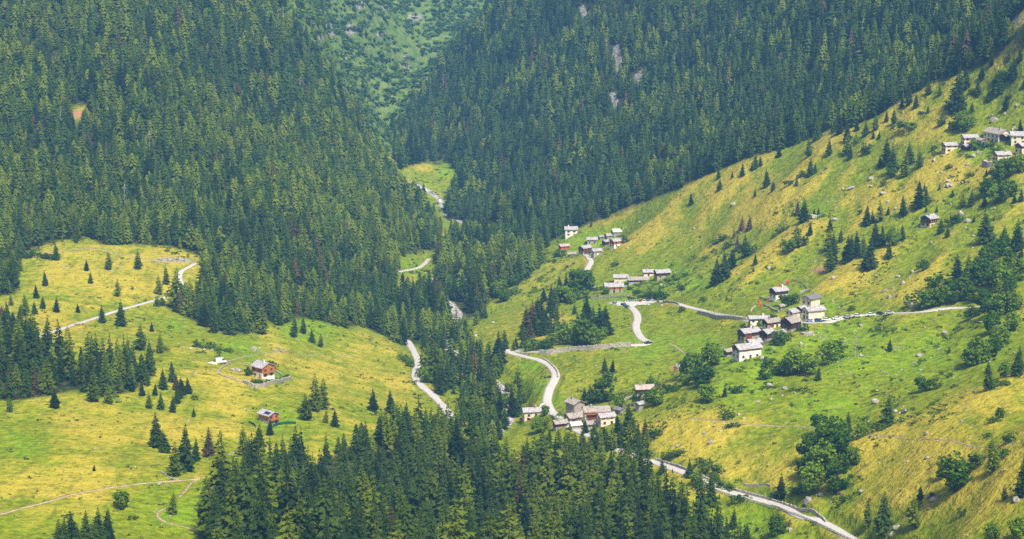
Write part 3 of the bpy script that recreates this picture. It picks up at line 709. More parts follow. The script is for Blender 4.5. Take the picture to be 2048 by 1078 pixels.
house(1149, 850, 42, 20, 1.5, 3.4, 0, 'stone', 'stone', 'oldslab', 'stone_house', 'low stone house with red shutters at the foot of the tower house', 'house', G3, win='gf', xtra='s', door='shutter')
house(1192, 846, 52, 10, 2.0, 4.2, 1.2, 'cream', 'orange', 'oldslab', 'timber_house', 'widest roofed house of the valley hamlet with orange timber front', 'house', G3, win='f', xtra='sw', chim=1, balc='f')
house(1212, 853, 36, 15, 1.7, 4.4, 0, 'cream', 'cream', 'slab', 'stone_house', 'cream house with white roof at the end of the valley hamlet', 'house', G3, win='gf')
house(1120, 858, 30, 15, 1.6, 0.8, 1.8, 'stone', 'dark', 'oldslab', 'timber_barn', 'low dark barn in front of the road end', 'barn', G3, chim=1)
house(1150, 861, 25, 15, 1.4, 2.6, 0, 'stone', 'stone', 'sheet', 'stone_shed', 'shed with the whitest roof below the tower house', 'shed', G3)
house(1184, 858, 25, 12, 1.4, 2.4, 0, 'stone', 'stone', 'oldslab', 'stone_shed', 'stone shed half hidden by spruces below the wide house', 'shed', G3)
house(1239, 829, 20, -28, 1.3, 2.2, 0, 'stone', 'stone', 'slate', 'stone_shed', 'small grey shed behind the valley hamlet beside the pole', 'shed', G3)
house(1288, 793, 38, 12, 1.7, 1.2, 2.4, 'stone', 'dark', 'rust', 'timber_barn', 'lone barn with rusty roof behind green bushes', 'barn', chim=1)
house(1279, 823, 19, 30, 1.3, 3.6, 0, 'stone', 'stone', 'slab', 'stone_shed', 'narrow stone shed below the rusty roofed barn', 'shed')
house(1182, 583, 14, 8, 1.3, 3.0, 0, 'cream', 'cream', 'oldslab', 'stone_shed', 'small square shed at the lower left of the middle hamlet', 'shed', G4, win='f')
house(1227, 587, 38, 10, 1.8, 2.2, 2.2, 'stone', 'orange', 'slab', 'timber_house', 'orange timber house lowest in the middle hamlet', 'house', G4, win='f', chim=1)
house(1241, 565, 28, 5, 1.7, 3.4, 0, 'cream', 'cream', 'slab', 'stone_house', 'cream house with pale roof left of the long low barn', 'house', G4)
house(1276, 567, 42, 10, 2.6, 0.8, 1.5, 'stone', 'dark', 'oldslab', 'timber_barn', 'longest low barn of the middle hamlet', 'barn', G4)
house(1296, 555, 23, 12, 1.4, 2.0, 1.6, 'white', 'orange', 'slab', 'timber_house', 'orange and white house behind the long low barn', 'house', G4, win='f')
house(1324, 558, 32, 14, 1.7, 1.8, 2.2, 'stone', 'dark', 'slab', 'timber_house', 'dark timber house farthest right in the middle hamlet', 'house', G4, win='f')
house(1142, 473, 25, 4, 1.5, 5.6, 0, 'white', 'white', 'slab', 'white_house', 'tall white house at the forest edge above the upper left hamlet', 'house', G5, win='f', xtra='s', chim=1)
house(1240, 468, 29, 8, 2.0, 1.8, 0, 'stone', 'stone', 'sheet', 'stone_barn', 'low barn with blue tarpaulin over part of its roof', 'barn', G5, xtra='t')
house(1184, 489, 21, 5, 1.5, 3.8, 0, 'stone', 'stone', 'slab', 'stone_house', 'square grey stone house in the middle of the upper left hamlet', 'house', G5, win='f')
house(1220, 479, 20, 15, 1.5, 3.0, 0, 'stone', 'stone', 'slab', 'stone_house', 'low stone house below the blue tarpaulin barn', 'house', G5)
house(1203, 479, 13, 15, 1.3, 2.2, 0, 'stone', 'stone', 'oldslab', 'stone_shed', 'tiny stone shed between the two grey stone houses', 'shed', G5)
house(1233, 496, 28, 24, 1.6, 2.4, 2.4, 'white', 'orange', 'slab', 'timber_house', 'orange timber house on the right side of the upper left hamlet', 'house', G5, win='fg', balc='')
house(1211, 493, 15, 30, 1.2, 0.8, 3.0, 'stone', 'dark', 'slab', 'timber_barn', 'narrow black barn touching the orange timber house', 'barn', G5)
house(1170, 510, 26, 28, 1.5, 2.4, 2.6, 'stone', 'red', 'slab', 'timber_house', 'red brown timber house at the end of the short road', 'house', G5, win='gf', balc='f')
house(1193, 513, 21, 14, 1.4, 4.0, 0, 'stone', 'stone', 'slab', 'stone_house', 'grey house with low white door joined to the red brown house', 'house', G5, win='f', door='rail')
house(1128, 500, 22, 16, 1.7, 0.5, 2.4, 'stone', 'vermilion', 'rust', 'red_shed', 'bright red shed, the reddest building in the upper left hamlet', 'shed', G5)
house(1143, 513, 16, 8, 1.5, 2.0, 0, 'stone', 'stone', 'oldslab', 'stone_shed', 'low stone shed beside the dark bushes under the red shed', 'shed', G5)
house(1041, 486, 21, 10, 1.5, 3.4, 0, 'cream', 'cream', 'rust', 'stone_house', 'lonely house half hidden among the forest trees', 'house', win='f')
# the tower's roof lantern
tower = [o for o in COL.objects if o.name.startswith('tower_house')][0]

# ------------------------------------------------------------------ dry stone walls, fences, rails
def wall(pl, h, th, label, mat='drystone', name='stone_wall', dz=0.0, sink=1.5, face=0.0, group='dry stone walls'):
    x, y, _ = at(np.array([p[0] for p in pl]), np.array([p[1] for p in pl]))
    ln = catmull(np.c_[x, y], 0.8); z = H(ln[:, 0], ln[:, 1])
    k = 4; zp = np.pad(z, k, mode='edge'); zs = np.array([zp[i:i + 2 * k + 1].mean() for i in range(len(z))])
    t = np.gradient(ln, axis=0); t /= np.linalg.norm(t, axis=1)[:, None] + 1e-9; nn = np.c_[-t[:, 1], t[:, 0]]
    r = random.Random(len(pl) + int(pl[0][0])); V = []; n_ = len(ln)
    for i in range(n_):
        top = zs[i] + h * r.uniform(0.82, 1.12) + dz
        for s, zz in ((-.5, zs[i] - sink), (.5, zs[i] - sink), (.42, top), (-.42, top + r.uniform(-.08, .08))):
            V.append((ln[i, 0] + nn[i, 0] * s * th, ln[i, 1] + nn[i, 1] * s * th, zz))
    Fq = [(0, 1, 2, 3), tuple(4 * (n_ - 1) + q for q in (3, 2, 1, 0))]
    for i in range(n_ - 1):
        a = 4 * i; b = a + 4
        Fq += [(a + 1, b + 1, b + 2, a + 2), (a + 2, b + 2, b + 3, a + 3), (a + 3, b + 3, b, a), (a, b, b + 1, a + 1)]
    mb = MB(); mb.v = V; mb.f = Fq
    o = mb.build(name, BM[mat]); tag(o, label, 'wall', group); return o
wall(P('1312 921;1360 936;1400 953;1440 972;1500 990;1560 1008;1600 1022;1640 1036;1652 1046'), 1.2, 0.7, 'grey stone wall running along the upper side of the road with the white railing')
wall(P('1078 709;1100 708;1130 704;1165 701;1200 698;1240 694;1262 693'), 2.2, 0.8, 'long retaining wall holding up the road below the leafy spruce knoll', dz=0.4)
wall(P('1396 627;1420 633;1450 638;1480 641;1498 642'), 1.5, 0.8, 'high pale retaining wall carrying the road into the village', dz=0.6)
wall(P('1086 719;1096 725;1106 734;1114 744;1116 756'), 1.1, 0.7, 'curved stone wall on the outer side of the bend above the green field')
wall(P('487 766;500 772;515 776;535 772;560 766;582 759'), 1.9, 0.7, 'thick front wall of the chalet garden below the hedge')
wall(P('436 748;440 741;452 732;462 727'), 0.8, 0.6, 'left garden wall of the chalet climbing from its corner')
wall(P('436 748;450 754;470 760;487 766'), 0.7, 0.6, 'low lower left garden wall between chalet corner and thick front wall')
wall(P('546 740;556 746;566 753'), 0.7, 0.5, 'short low wall behind the chalet on its right side')
wall(P('1181 597;1200 597;1230 596;1264 594'), 1.2, 0.6, 'ragged field wall below the middle hamlet')
wall(P('1519 596;1530 600;1545 604;1553 603'), 1.2, 0.6, 'terrace wall below the timber house with the red flags')
wall(P('1527 611;1540 616;1549 621;1558 624'), 0.9, 0.7, 'crumbling wall beside the tiny stone shed in the village')
wall(P('1502 624;1506 618;1511 614'), 1.0, 0.7, 'short steep wall left of the lowest red flags')
wall(P('1599 588;1608 583;1620 578'), 0.9, 0.6, 'short wall under the round wooden fence above the village')
wall(P('1488 971;1510 972;1530 970;1542 973'), 0.8, 0.6, 'dark broken wall standing alone on the dry slope above the railing road')
wall(P('1245 804;1255 798;1268 792'), 0.9, 0.6, 'curved field wall leading up to the rusty roofed barn')
wall(P('1248 811;1258 811;1270 812'), 1.0, 0.5, 'short straight wall between rusty roofed barn and narrow shed')
wall(P('1326 606;1345 607;1358 611'), 1.4, 0.6, 'reddish wall beside the road at the end of the row of parked cars')
wall(P('1968 328;1976 332;1990 330'), 2.4, 2.6, 'stone terrace in front of the house below the uppermost hamlet')
wall(P('323 945;333 951;345 959;357 960'), 0.5, 0.5, 'low grey ruin wall under the spruce group on the left meadow')
wall(P('1602 668;1612 671;1625 668'), 1.3, 2.2, 'big flat rock wall below the dark barn of the village')
wall(P('1590 656;1600 660;1612 658'), 1.2, 0.6, 'rough wall under the parked cars next to the village edge')

def rail_fence(pl, h, step, label, name, mat, cat, railz, pr=0.07, rr=0.05, board=False, smooth_z=True):
    x, y, _ = at(np.array([p[0] for p in pl]), np.array([p[1] for p in pl])); ln = catmull(np.c_[x, y], 0.5)
    s = np.concatenate([[0], np.cumsum(np.linalg.norm(np.diff(ln, axis=0), axis=1))])
    q = np.linspace(0, s[-1], max(2, min(96, int(s[-1] / step) + 1))); X_ = np.interp(q, s, ln[:, 0]); Y_ = np.interp(q, s, ln[:, 1]); Z_ = H(X_, Y_)
    root = empty(name, (X_[0], Y_[0], Z_[0])); tag(root, label, cat); o0 = Vector((X_[0], Y_[0], Z_[0]))
    pm = MB(); pm.box(-pr, pr, -pr, pr, -0.6, h); pme = pm.mesh('post', BM[mat])
    for i in range(len(q)):
        p = link(bpy.data.objects.new('post', pme), root); p.location = Vector((X_[i], Y_[i], Z_[i])) - o0
    for z in railz:
        b = MB()
        for i in range(len(q) - 1):
            b.bar(Vector((X_[i], Y_[i], Z_[i] + z)) - o0, Vector((X_[i + 1], Y_[i + 1], Z_[i + 1] + z)) - o0, rr)
        b.build('rail', BM[mat], root)
    if board:
        b = MB()
        for i in range(len(q) - 1):
            a = Vector((X_[i], Y_[i], Z_[i])) - o0; c = Vector((X_[i + 1], Y_[i + 1], Z_[i + 1])) - o0
            d = (c - a).normalized().cross(Vector((0, 0, 1))) * 0.03
            b.poly([a + d + Vector((0, 0, .05)), c + d + Vector((0, 0, .05)), c + d + Vector((0, 0, h * .95)), a + d + Vector((0, 0, h * .95)), a - d + Vector((0, 0, .05)), c - d + Vector((0, 0, .05)), c - d + Vector((0, 0, h * .95)), a - d + Vector((0, 0, h * .95))], [(0, 1, 2, 3), (7, 6, 5, 4), (3, 2, 6, 7), (0, 4, 5, 1), (0, 3, 7, 4), (1, 5, 6, 2)])
        b.build('panel', BM[mat], root)
    return root
rail_fence(P('1432 983;1460 993;1500 1003;1545 1016;1590 1031;1625 1046;1660 1062;1700 1082;1740 1100'), 1.25, 2.6, 'white railing along the lower side of the road at the bottom', 'road_railing', 'rail', 'railing', (0.45, 0.85, 1.2), 0.10, 0.09)
rail_fence(P('1393 621;1420 626;1450 632;1480 636;1500 638'), 1.1, 2.6, 'pale railing on top of the high retaining wall by the village', 'road_railing', 'rail', 'railing', (0.6, 1.05), 0.07, 0.06)
rail_fence(P('1566 573;1571 566;1580 562;1592 563;1603 567;1611 573;1615 579'), 1.5, 2.2, 'round wooden fence on the lawn above the timber house with red flags', 'wooden_fence', 'plank', 'fence', (0.55, 1.25), 0.12, 0.07)
rail_fence(P('1040 839;1050 841;1062 842'), 1.3, 1.6, 'red board fence in front of the cream house by the stream', 'board_fence', 'vermilion', 'fence', (1.2,), 0.07, 0.05, True)
rail_fence(P('546 854;560 850;575 848;592 848'), 1.3, 1.8, 'dark green netting fence right of the orange timber barn', 'netting_fence', 'mesh', 'fence', (1.2,), 0.05, 0.04, True)
rail_fence(P('498 846;506 850;512 856'), 1.1, 1.6, 'short green netting fence left of the orange timber barn', 'netting_fence', 'mesh', 'fence', (1.0,), 0.05, 0.04, True)
rail_fence(P('470 727;485 731;498 732'), 1.0, 1.8, 'thin grey fence behind the chalet garden', 'wooden_fence', 'plank', 'fence', (0.5, 0.9), 0.06, 0.045)
rail_fence(P('1826 463;1834 461;1843 459'), 1.0, 1.5, 'short grey fence left of the lone orange shuttered chalet', 'wooden_fence', 'plank', 'fence', (0.5, 0.9), 0.07, 0.05)
rail_fence(P('1678 618;1690 622;1704 622'), 1.1, 1.8, 'tiny wooden fence above the row of parked cars', 'wooden_fence', 'plank', 'fence', (0.5, 1.0), 0.06, 0.045)
def pole(px, py, hpx, label):
    p = at1(px, py); dist = p.y * cp + (CAMZ - p.z) * sp; h = hpx * dist / FPX
    root = empty('utility_pole', p); tag(root, label, 'pole')
    b = MB(); b.bar((0, 0, -1), (0, 0, h), 0.11); b.build('shaft', BM['plank'], root); b = MB(); b.bar((-.9, 0, h - .5), (.9, 0, h - .5), 0.06); b.build('crossarm', BM['plank'], root)
pole(1247, 838, 30, 'thin pole standing right of the valley hamlet'); pole(1444, 699, 12, 'short pole left of the small dark barn'); pole(1968, 297, 22, 'leaning pole beside the half ruined stone shed'); pole(490, 766, 11, 'white post at the corner of the thick chalet garden wall')

def flag(px, py, hpx, label, w=1.5, ch=1.6, tilt=0.0):
    p = at1(px, py + hpx * .45); dist = p.y * cp + (CAMZ - p.z) * sp; h = hpx * dist / FPX + 0.7
    root = empty('red_flag', p, random.uniform(-.3, .3)); tag(root, label, 'flag', 'red flags round the timber house')
    b = MB(); b.bar((0, 0, -.5), (0, 0, h), 0.045); b.build('pole', BM['plank'], root)
    V = []; nx, nz = 8, 5
    for i in range(nx + 1):
        for j in range(nz + 1):
            u = i / nx; V.append((0.05 + u * w, 0.22 * math.sin(u * 6 + j * .3) * u ** .5, h - ch * j / nz * (1 - .15 * u) - tilt * u))
    n0 = len(V); V += [(x, y + .04, z) for x, y, z in V]
    Fq = []
    for i in range(nx):
        for j in range(nz):
            a = i * (nz + 1) + j; Fq += [(a, a + 1, a + nz + 2, a + nz + 1), (n0 + a + nz + 1, n0 + a + nz + 2, n0 + a + 1, n0 + a)]
    ring = [i * (nz + 1) for i in range(nx + 1)] + [nx * (nz + 1) + j for j in range(1, nz + 1)] + [i * (nz + 1) + nz for i in range(nx - 1, -1, -1)] + [j for j in range(nz - 1, 0, -1)]
    Fq += [(ring[k], ring[(k + 1) % len(ring)], n0 + ring[(k + 1) % len(ring)], n0 + ring[k]) for k in range(len(ring))]
    b = MB(); b.v = V; b.f = Fq; c = b.build('cloth', BM['cloth'], root)
    for f in c.data.polygons: f.use_smooth = True
flag(1572, 567, 7, 'red flag highest up, at the end of the round wooden fence', 1.6, 1.8); flag(1556, 573, 5, 'red flag showing just above the roof of the timber house', 1.3, 1.2)
flag(1540, 588, 10, 'narrow red flag hanging beside the gable of the timber house', 0.9, 2.0); flag(1515, 606, 8, 'red flag behind the lowest one left of the terrace wall', 1.1, 1.6, 0.4); flag(1519, 613, 9, 'lowest red flag on the green lawn', 1.2, 2.0, 0.4); flag(1533, 606, 5, 'small square red flag between terrace wall and lowest flags', 1.0, 1.1)

# ------------------------------------------------------------------ cars
CARP = {}
def car_paint(name, col):
    if name not in CARP:
        m, nt, bs = mat_new('car_paint_' + name); bs.inputs['Base Color'].default_value = (*col, 1); bs.inputs['Roughness'].default_value = 0.3; bs.inputs['Specular IOR Level'].default_value = 0.5; bs.inputs['Coat Weight'].default_value = 0.4; CARP[name] = m
    return CARP[name]
def loft_side(prof, wid):
    """side profile [(x,z,half width)] closed, lofted to both sides"""
    n_ = len(prof); V = [(x, -w_, z) for x, z, w_ in prof] + [(x, w_, z) for x, z, w_ in prof]
    return V, [tuple(range(n_))[::-1], tuple(range(n_, 2 * n_))] + [(i, (i + 1) % n_, n_ + (i + 1) % n_, n_ + i) for i in range(n_)]
def car_meshes(kind):
    if kind == 'van':
        body = [(-2.4, .35, .88), (2.35, .35, .88), (2.4, .9, .9), (1.75, 1.2, .88), (1.2, 2.25, .78), (-2.35, 2.35, .80), (-2.42, 1.2, .9)]
        glass = [(1.72, 1.25, .89), (1.25, 2.1, .805), (.4, 2.1, .82), (.4, 1.25, .895)]
    else:
        body = [(-2.0, .32, .82), (2.0, .32, .82), (2.08, .62, .84), (1.95, .82, .82), (.95, .95, .80), (.25, 1.42, .62), (-1.15, 1.45, .62), (-1.85, 1.0, .78), (-2.08, .85, .83)]
        glass = [(.86, .97, .815), (.24, 1.36, .665), (-1.1, 1.38, .665), (-1.6, 1.0, .80)]
    b = MB(); b.poly(*loft_side(body, 0)); g = MB(); g.poly(*loft_side(glass, 0))
    # windscreen and rear screen
    if kind == 'van': g.poly([(1.76, -.75, 1.26), (1.76, .75, 1.26), (1.27, .68, 2.15), (1.27, -.68, 2.15), (1.7, -.75, 1.2), (1.7, .75, 1.2), (1.2, .68, 2.1), (1.2, -.68, 2.1)], [(0, 1, 2, 3), (7, 6, 5, 4), (0, 4, 5, 1), (1, 5, 6, 2), (2, 6, 7, 3), (3, 7, 4, 0)])
    else:
        for (xa, za, xb, zb) in ((.97, .97, .30, 1.41), (-1.86, 1.02, -1.2, 1.45)):
            dx = 0.05 if xa > 0 else -0.05
            g.poly([(xa + dx, -.68, za), (xa + dx, .68, za), (xb + dx, .54, zb), (xb + dx, -.54, zb), (xa - dx, -.68, za - .05), (xa - dx, .68, za - .05), (xb - dx, .54, zb - .05), (xb - dx, -.54, zb - .05)], [(0, 1, 2, 3), (7, 6, 5, 4), (0, 4, 5, 1), (1, 5, 6, 2), (2, 6, 7, 3), (3, 7, 4, 0)])
    wv = MB(); k = 14
    V = [(0.33 * math.cos(6.283 * i / k), y, 0.33 * math.sin(6.283 * i / k)) for y in (-.11, .11) for i in range(k)]
    wv.poly(V, [tuple(range(k))[::-1], tuple(range(k, 2 * k))] + [(i, (i + 1) % k, k + (i + 1) % k, k + i) for i in range(k)])
    l = MB(); l.box(-.09, .03, -.16, .16, -.08, .08)
    return b, g.mesh('car_glass', BM['glass']), wv.mesh('wheel', BM['tyre']), l.mesh('headlight', BM['rail'])
CM = {k: car_meshes(k) for k in ('car', 'van')}; CB = {}
PAINTS = {'white': (.82, .82, .82), 'silver': (.52, .54, .57), 'blue': (.05, .13, .32), 'black': (.02, .02, .025), 'grey': (.20, .21, .23), 'red': (.40, .03, .03), 'paleblue': (.42, .55, .68)}
def car(px, py, col, heading, label, kind='car', group=None, scale=1.0):
    p = at1(px, py); b, g, wv, l = CM[kind]
    if (kind, col) not in CB: CB[kind, col] = b.mesh('body', car_paint(col, PAINTS[col]))
    root = empty('parked_car' if kind == 'car' else 'parked_van', (p.x, p.y, p.z + 0.12), math.radians(heading)); root.scale = (scale,) * 3
    tag(root, label, kind, group)
    link(bpy.data.objects.new('body', CB[kind, col]), root); link(bpy.data.objects.new('window', g), root)
    for x in (-1.28, 1.3):
        for y in (-.76, .76): o = link(bpy.data.objects.new('wheel', wv), root); o.location = (x, y, .33)
    for y in (-.55, .55): o = link(bpy.data.objects.new('headlight', l), root); o.location = (2.06 if kind == 'car' else 2.38, y, .68)
CG = 'cars parked along the road by the village'
def hd(px, py, ax, ay):
    a = at1(px, py); b = at1(ax, ay); return math.degrees(math.atan2(b.y - a.y, b.x - a.x))
for px, py, c, lab in ((1621, 644.5, 'paleblue', 'pale car parked closest to the long cream house'), (1637, 643.5, 'blue', 'dark blue car parked second from the long cream house'), (1653, 641.5, 'white', 'white car parked third from the long cream house'), (1674, 639, 'white', 'white car parked fourth from the long cream house'), (1695, 636.5, 'silver', 'silver car parked fifth from the long cream house'), (1715, 634, 'white', 'white car parked sixth from the long cream house'), (1742, 631.8, 'white', 'white car parked seventh from the long cream house, past a gap'), (1761, 630, 'black', 'black car parked second last in the village road row'), (1779, 628.2, 'silver', 'silver car parked last in the row towards the huge boulder')):
    car(px, py, c, hd(px, py, px + 14, py - 1.6), lab, 'car', CG, 1.12)
PG = 'cars in the car park above the bend'
ords = 'first second third fourth fifth sixth seventh eighth ninth'.split()
for i, (px, c) in enumerate(zip((1254, 1263, 1272, 1281, 1289, 1297, 1304, 1312, 1320), ('white', 'silver', 'silver', 'red', 'white', 'grey', 'white', 'black', 'black'))):
    car(px, 605.2 - i * 0.22, c, hd(px, 605, px + 2, 597) + random.uniform(-6, 6), f'{c} car parked {ords[i]} from the left in the row above the bend', 'car', PG, 1.15)
car(1231, 608.5, 'silver', hd(1231, 608, 1245, 611), 'silver car parked alone at the far left of the car park', 'car', PG, 1.15); car(1248, 612, 'blue', hd(1231, 608, 1245, 611), 'blue car parked on the near side of the car park', 'car', PG, 1.15); car(1255, 616, 'grey', hd(1231, 608, 1245, 612), 'grey car parked nearest the road mouth of the car park', 'car', PG, 1.15)
car(1297, 688, 'black', hd(1290, 688, 1300, 687), 'black car at the outside of the sharp road bend', 'car', None, 1.1)
car(1086, 817, 'white', 70, 'white van parked nose to tail beside the cream house with red fence', 'van', None, 1.0); car(1081, 824, 'paleblue', 15, 'pale blue car parked at the roof corner of the house with red fence', 'car', None, 1.0)
car(442, 726, 'white', 20, 'white van standing alone on the meadow above the chalet garden', 'van', None, 1.15); car(1247, 574, 'paleblue', 10, 'pale car below the longest low barn in the middle hamlet', 'car', None, 1.0)
# sheeted heap beside the white van
p = at1(425, 727); b = MB()
for i in range(5):
    b.box(-2.5 + i, -1.6 + i, -.7 - .1 * (i % 2), .7, -.5, .5 + .18 * ((i * 7) % 3))
o = b.build('covered_heap', BM['sheet']); o.location = p; o.rotation_euler = (0, 0, .1); tag(o, 'low white sheeted heap left of the white van', 'heap')

# ------------------------------------------------------------------ boulders
def rock_mesh(seed, sub=3, flat=0.75):
    bm = bmesh.new(); bmesh.ops.create_icosphere(bm, subdivisions=sub, radius=1.0); r = random.Random(seed); pl = []
    for k in range(11):
        d = Vector((r.gauss(0, 1), r.gauss(0, 1), r.gauss(0, 1))).normalized(); pl.append((d, r.uniform(0.55, 0.85)))
    for v in bm.verts:
        for d, q in pl:
            e = v.co.dot(d) - q
            if e > 0: v.co -= d * e
        c = v.co; v.co *= 1 + 0.06 * float(vnoise(np.array(c.x * 3 + seed), np.array(c.y * 3 + c.z * 2))); v.co.z *= flat
    me = bpy.data.meshes.new('boulder'); bm.to_mesh(me); bm.free(); me.materials.append(BM['boulder']); return me
RM = [rock_mesh(i) for i in range(7)]
ROCKS = {(1348, 360): '1345 712 72;1350 528 46;1270 552 36;1300 588 40;1200 634 40;1225 668 30;795 215 60;915 232 40;1185 84 50;1005 54 46;870 128 24;1260 164 30;1560 38 50;1630 198 60;1665 238 46;1655 274 24;1820 164 26;1215 124 22;540 504 32;115 278 26;800 468 26;335 146 46;95 388 20;380 300 18;1145 545 24;905 560 40;1060 830 40;790 885 26;830 895 30;1060 1000 28;905 690 22;935 728 22;1340 560 20;1460 360 24;1700 320 26;580 60 18;160 285 18;1120 40 30;1540 870 44;1510 960 22;720 935 36;500 1020 46',
 (1348, 698): '1145 308 56;1310 362 52;1258 356 28;1285 368 30;540 212 46;630 228 36;685 252 22;480 302 30;365 378 36;395 396 26;285 444 30;170 484 30;208 536 50;22 556 30;760 872 76;835 834 40;1060 812 36;1470 862 60;1537 832 30;1455 838 36;1450 908 26;1327 640 20;1495 524 22;1680 518 22;1665 336 26;1945 866 62;1705 246 30;1370 86 26;1150 240 28;1395 42 50;1065 44 32;945 150 24;630 420 24;660 1034 40;1262 1022 60;1238 1058 50;1120 500 30;1160 504 26;925 340 22;655 694 20;550 290 30;230 440 24;1300 330 22;1435 482 30;1880 690 26;1560 720 22;1240 100 18;1180 130 24;1210 140 22;1260 150 20;1000 140 20;1290 120 18;100 110 50;30 108 60',
 (0, 698): '1065 410 20;1210 332 18;1390 346 20;1330 514 18;540 566 14;905 772 32;952 778 24;920 996 14;965 950 16;1740 162 16;40 366 16;1350 130 50;1320 125 40;1460 178 22',
 (0, 360): '1040 956 18;1080 958 22;1120 960 22;1160 966 24;1200 968 22;1440 968 56;1470 960 26;1560 970 30;1590 976 36;1622 972 26;960 458 34;1000 454 36;1040 458 28;880 824 16;730 450 20;910 466 20;360 495 26;670 500 30;625 520 26;690 475 24;1700 912 20',
 (680, 360): '770 890 30;1750 492 16;1820 280 14;1730 480 14;1190 800 18;870 812 24;1300 295 30;1205 318 34;1700 242 24',
 (1348, 0): '905 775 36;1120 1020 40;1010 1072 50;960 1075 24;1700 890 40;1730 876 36;1475 915 36;1820 690 60;1800 662 34;1570 1058 50;1560 1030 34;1640 1042 30;1880 650 24;1930 735 46;1950 602 30;1500 900 22;1665 940 36'}
boulders = []
for (ox, oy), s in ROCKS.items():
    for t in s.split(';'):
        zx, zy, zw = map(float, t.split()); px, py, wp = ox + zx / 2.837, oy + zy / 2.837, zw / 2.837
        p = at1(px, py); dist = p.y * cp + (CAMZ - p.z) * sp; rr = wp * dist / FPX / 2 * 0.92
        o = link(bpy.data.objects.new('boulder', random.choice(RM))); o.location = (p.x, p.y + rr * .3, p.z + rr * .22)
        o.rotation_euler = (random.uniform(-.3, .3), random.uniform(-.3, .3), random.uniform(0, 6.28)); o.scale = (rr, rr * random.uniform(.7, 1.0), rr * random.uniform(.75, 1.15))
        o['category'] = 'boulder'; boulders.append((o, px, py, wp))
# ------------------------------------------------------------------ foliage shapes (unit height, base at the origin)
def conifer_np(seed, levels, nb, R, base, detail, droop, power, gap=0.0, upturn=0.0):
    r = np.random.default_rng(seed); V = []; F = []
    def tri(a, b, c):
        k = len(V); V.extend((a, b, c)); F.append((k, k + 1, k + 2))
    lean = r.normal(0, 0.012, 2)
    side = r.uniform(0, 6.28)
    for i in range(levels):
        t = (i + r.uniform(-0.3, 0.3)) / levels
        t = min(max(t, 0.0), 1.0)
        z0 = base + (0.985 - base) * t
        prof = R * ((1 - t) ** power) * (0.82 + 0.18 * math.sin(i * 2.4 + seed)) * min(1, 0.55 + 2.2 * t) + 0.008
        k = max(3, int(nb * (0.55 + 0.6 * (1 - t))))
        off = r.uniform(0, 6.28)
        for j in range(k):
            if r.random() < gap: continue
            a = off + j * 6.283 / k + r.normal(0, 0.25)
            l = prof * r.uniform(0.68, 1.16) * (1 + 0.14 * math.cos(a - side))
            ca, sa = math.cos(a), math.sin(a)
            dr = droop * r.uniform(0.6, 1.4)
            zb = z0 + r.normal(0, 0.006)
            cx, cy = lean * z0
            def pt(s, w, dz=0.0):
                zz = zb - dr * l * s + upturn * l * s * s + dz
                return (cx + ca * l * s - sa * w, cy + sa * l * s + ca * w, zz)
            if detail == 0:
                w = l * r.uniform(0.30, 0.46)
                d = -0.20 * l
                tri(pt(0.0, 0), pt(0.62, -w, d), pt(1, 0)); tri(pt(0.0, 0), pt(1, 0), pt(0.62, w, d))
            else:
                w = l * r.uniform(0.13, 0.22)
                tri(pt(0.0, 0), pt(0.6, -w, -0.28 * l), pt(1, 0)); tri(pt(0.0, 0), pt(1, 0), pt(0.6, w, -0.28 * l))
                for q in range(detail):
                    s0 = r.uniform(0.18, 0.86); sg = r.choice((-1, 1)); sw = l * r.uniform(0.16, 0.34) * (1.15 - s0 * 0.6)
                    s1 = s0 + r.uniform(0.05, 0.22); e = -r.uniform(0.02, 0.2) * l
                    tri(pt(s0 - 0.09, 0), pt(s1, sg * sw, e), pt(s0 + 0.10, 0, -0.03 * l))
                    if q % 2 == 0:
                        tri(pt(s0, 0, 0.01), pt(s0 + 0.1, sg * sw * 0.3, -0.30 * l * r.uniform(0.5, 1.1)), pt(s0 + 0.25, 0))
    w = 0.014
    for a in (0, 2.09, 4.19):
        tri((lean[0] + w * math.cos(a), lean[1] + w * math.sin(a), 0.93), (lean[0] + w * math.cos(a + 2.09), lean[1] + w * math.sin(a + 2.09), 0.93), (lean[0], lean[1], 1.0))
    return np.array(V), np.array(F)
def tier_np(seed, tiers, nb, R, base, power, jag=0.35):
    """smaller conifer: drooping, ragged whorls that overlap like skirts"""
    r = np.random.default_rng(seed); V = []; F = []
    lean = r.normal(0, 0.012, 2)
    for i in range(tiers):
        t0 = i / tiers; t1 = (i + 1.75) / tiers
        zt = base + (1 - base) * min(1.0, t1); zb = base + (1 - base) * t0
        rad = R * (1 - t0) ** power * r.uniform(0.82, 1.14) * min(1, 0.7 + 1.5 * t0) + 0.012
        k = len(V); ox, oy = r.normal(0, 0.12, 2) * rad * 0.5
        V.append((lean[0] * zt + ox * .4, lean[1] * zt + oy * .4, zt))
        n_ = nb * 2; off = r.uniform(0, 6.28)
        for j in range(n_):
            a = off + 6.283 * j / n_ + r.normal(0, 0.12)
            q = rad * (r.uniform(0.85, 1.2) if j % 2 == 0 else r.uniform(0.45, 0.68))
            z = zb + (r.normal(0, 0.012) if j % 2 == 0 else (zt - zb) * r.uniform(0.2, 0.42))
            V.append((ox + q * math.cos(a), oy + q * math.sin(a), z))
        for j in range(n_):
            if r.random() < 0.06: continue
            F.append((k, k + 1 + j, k + 1 + (j + 1) % n_))
    return np.array(V), np.array(F)
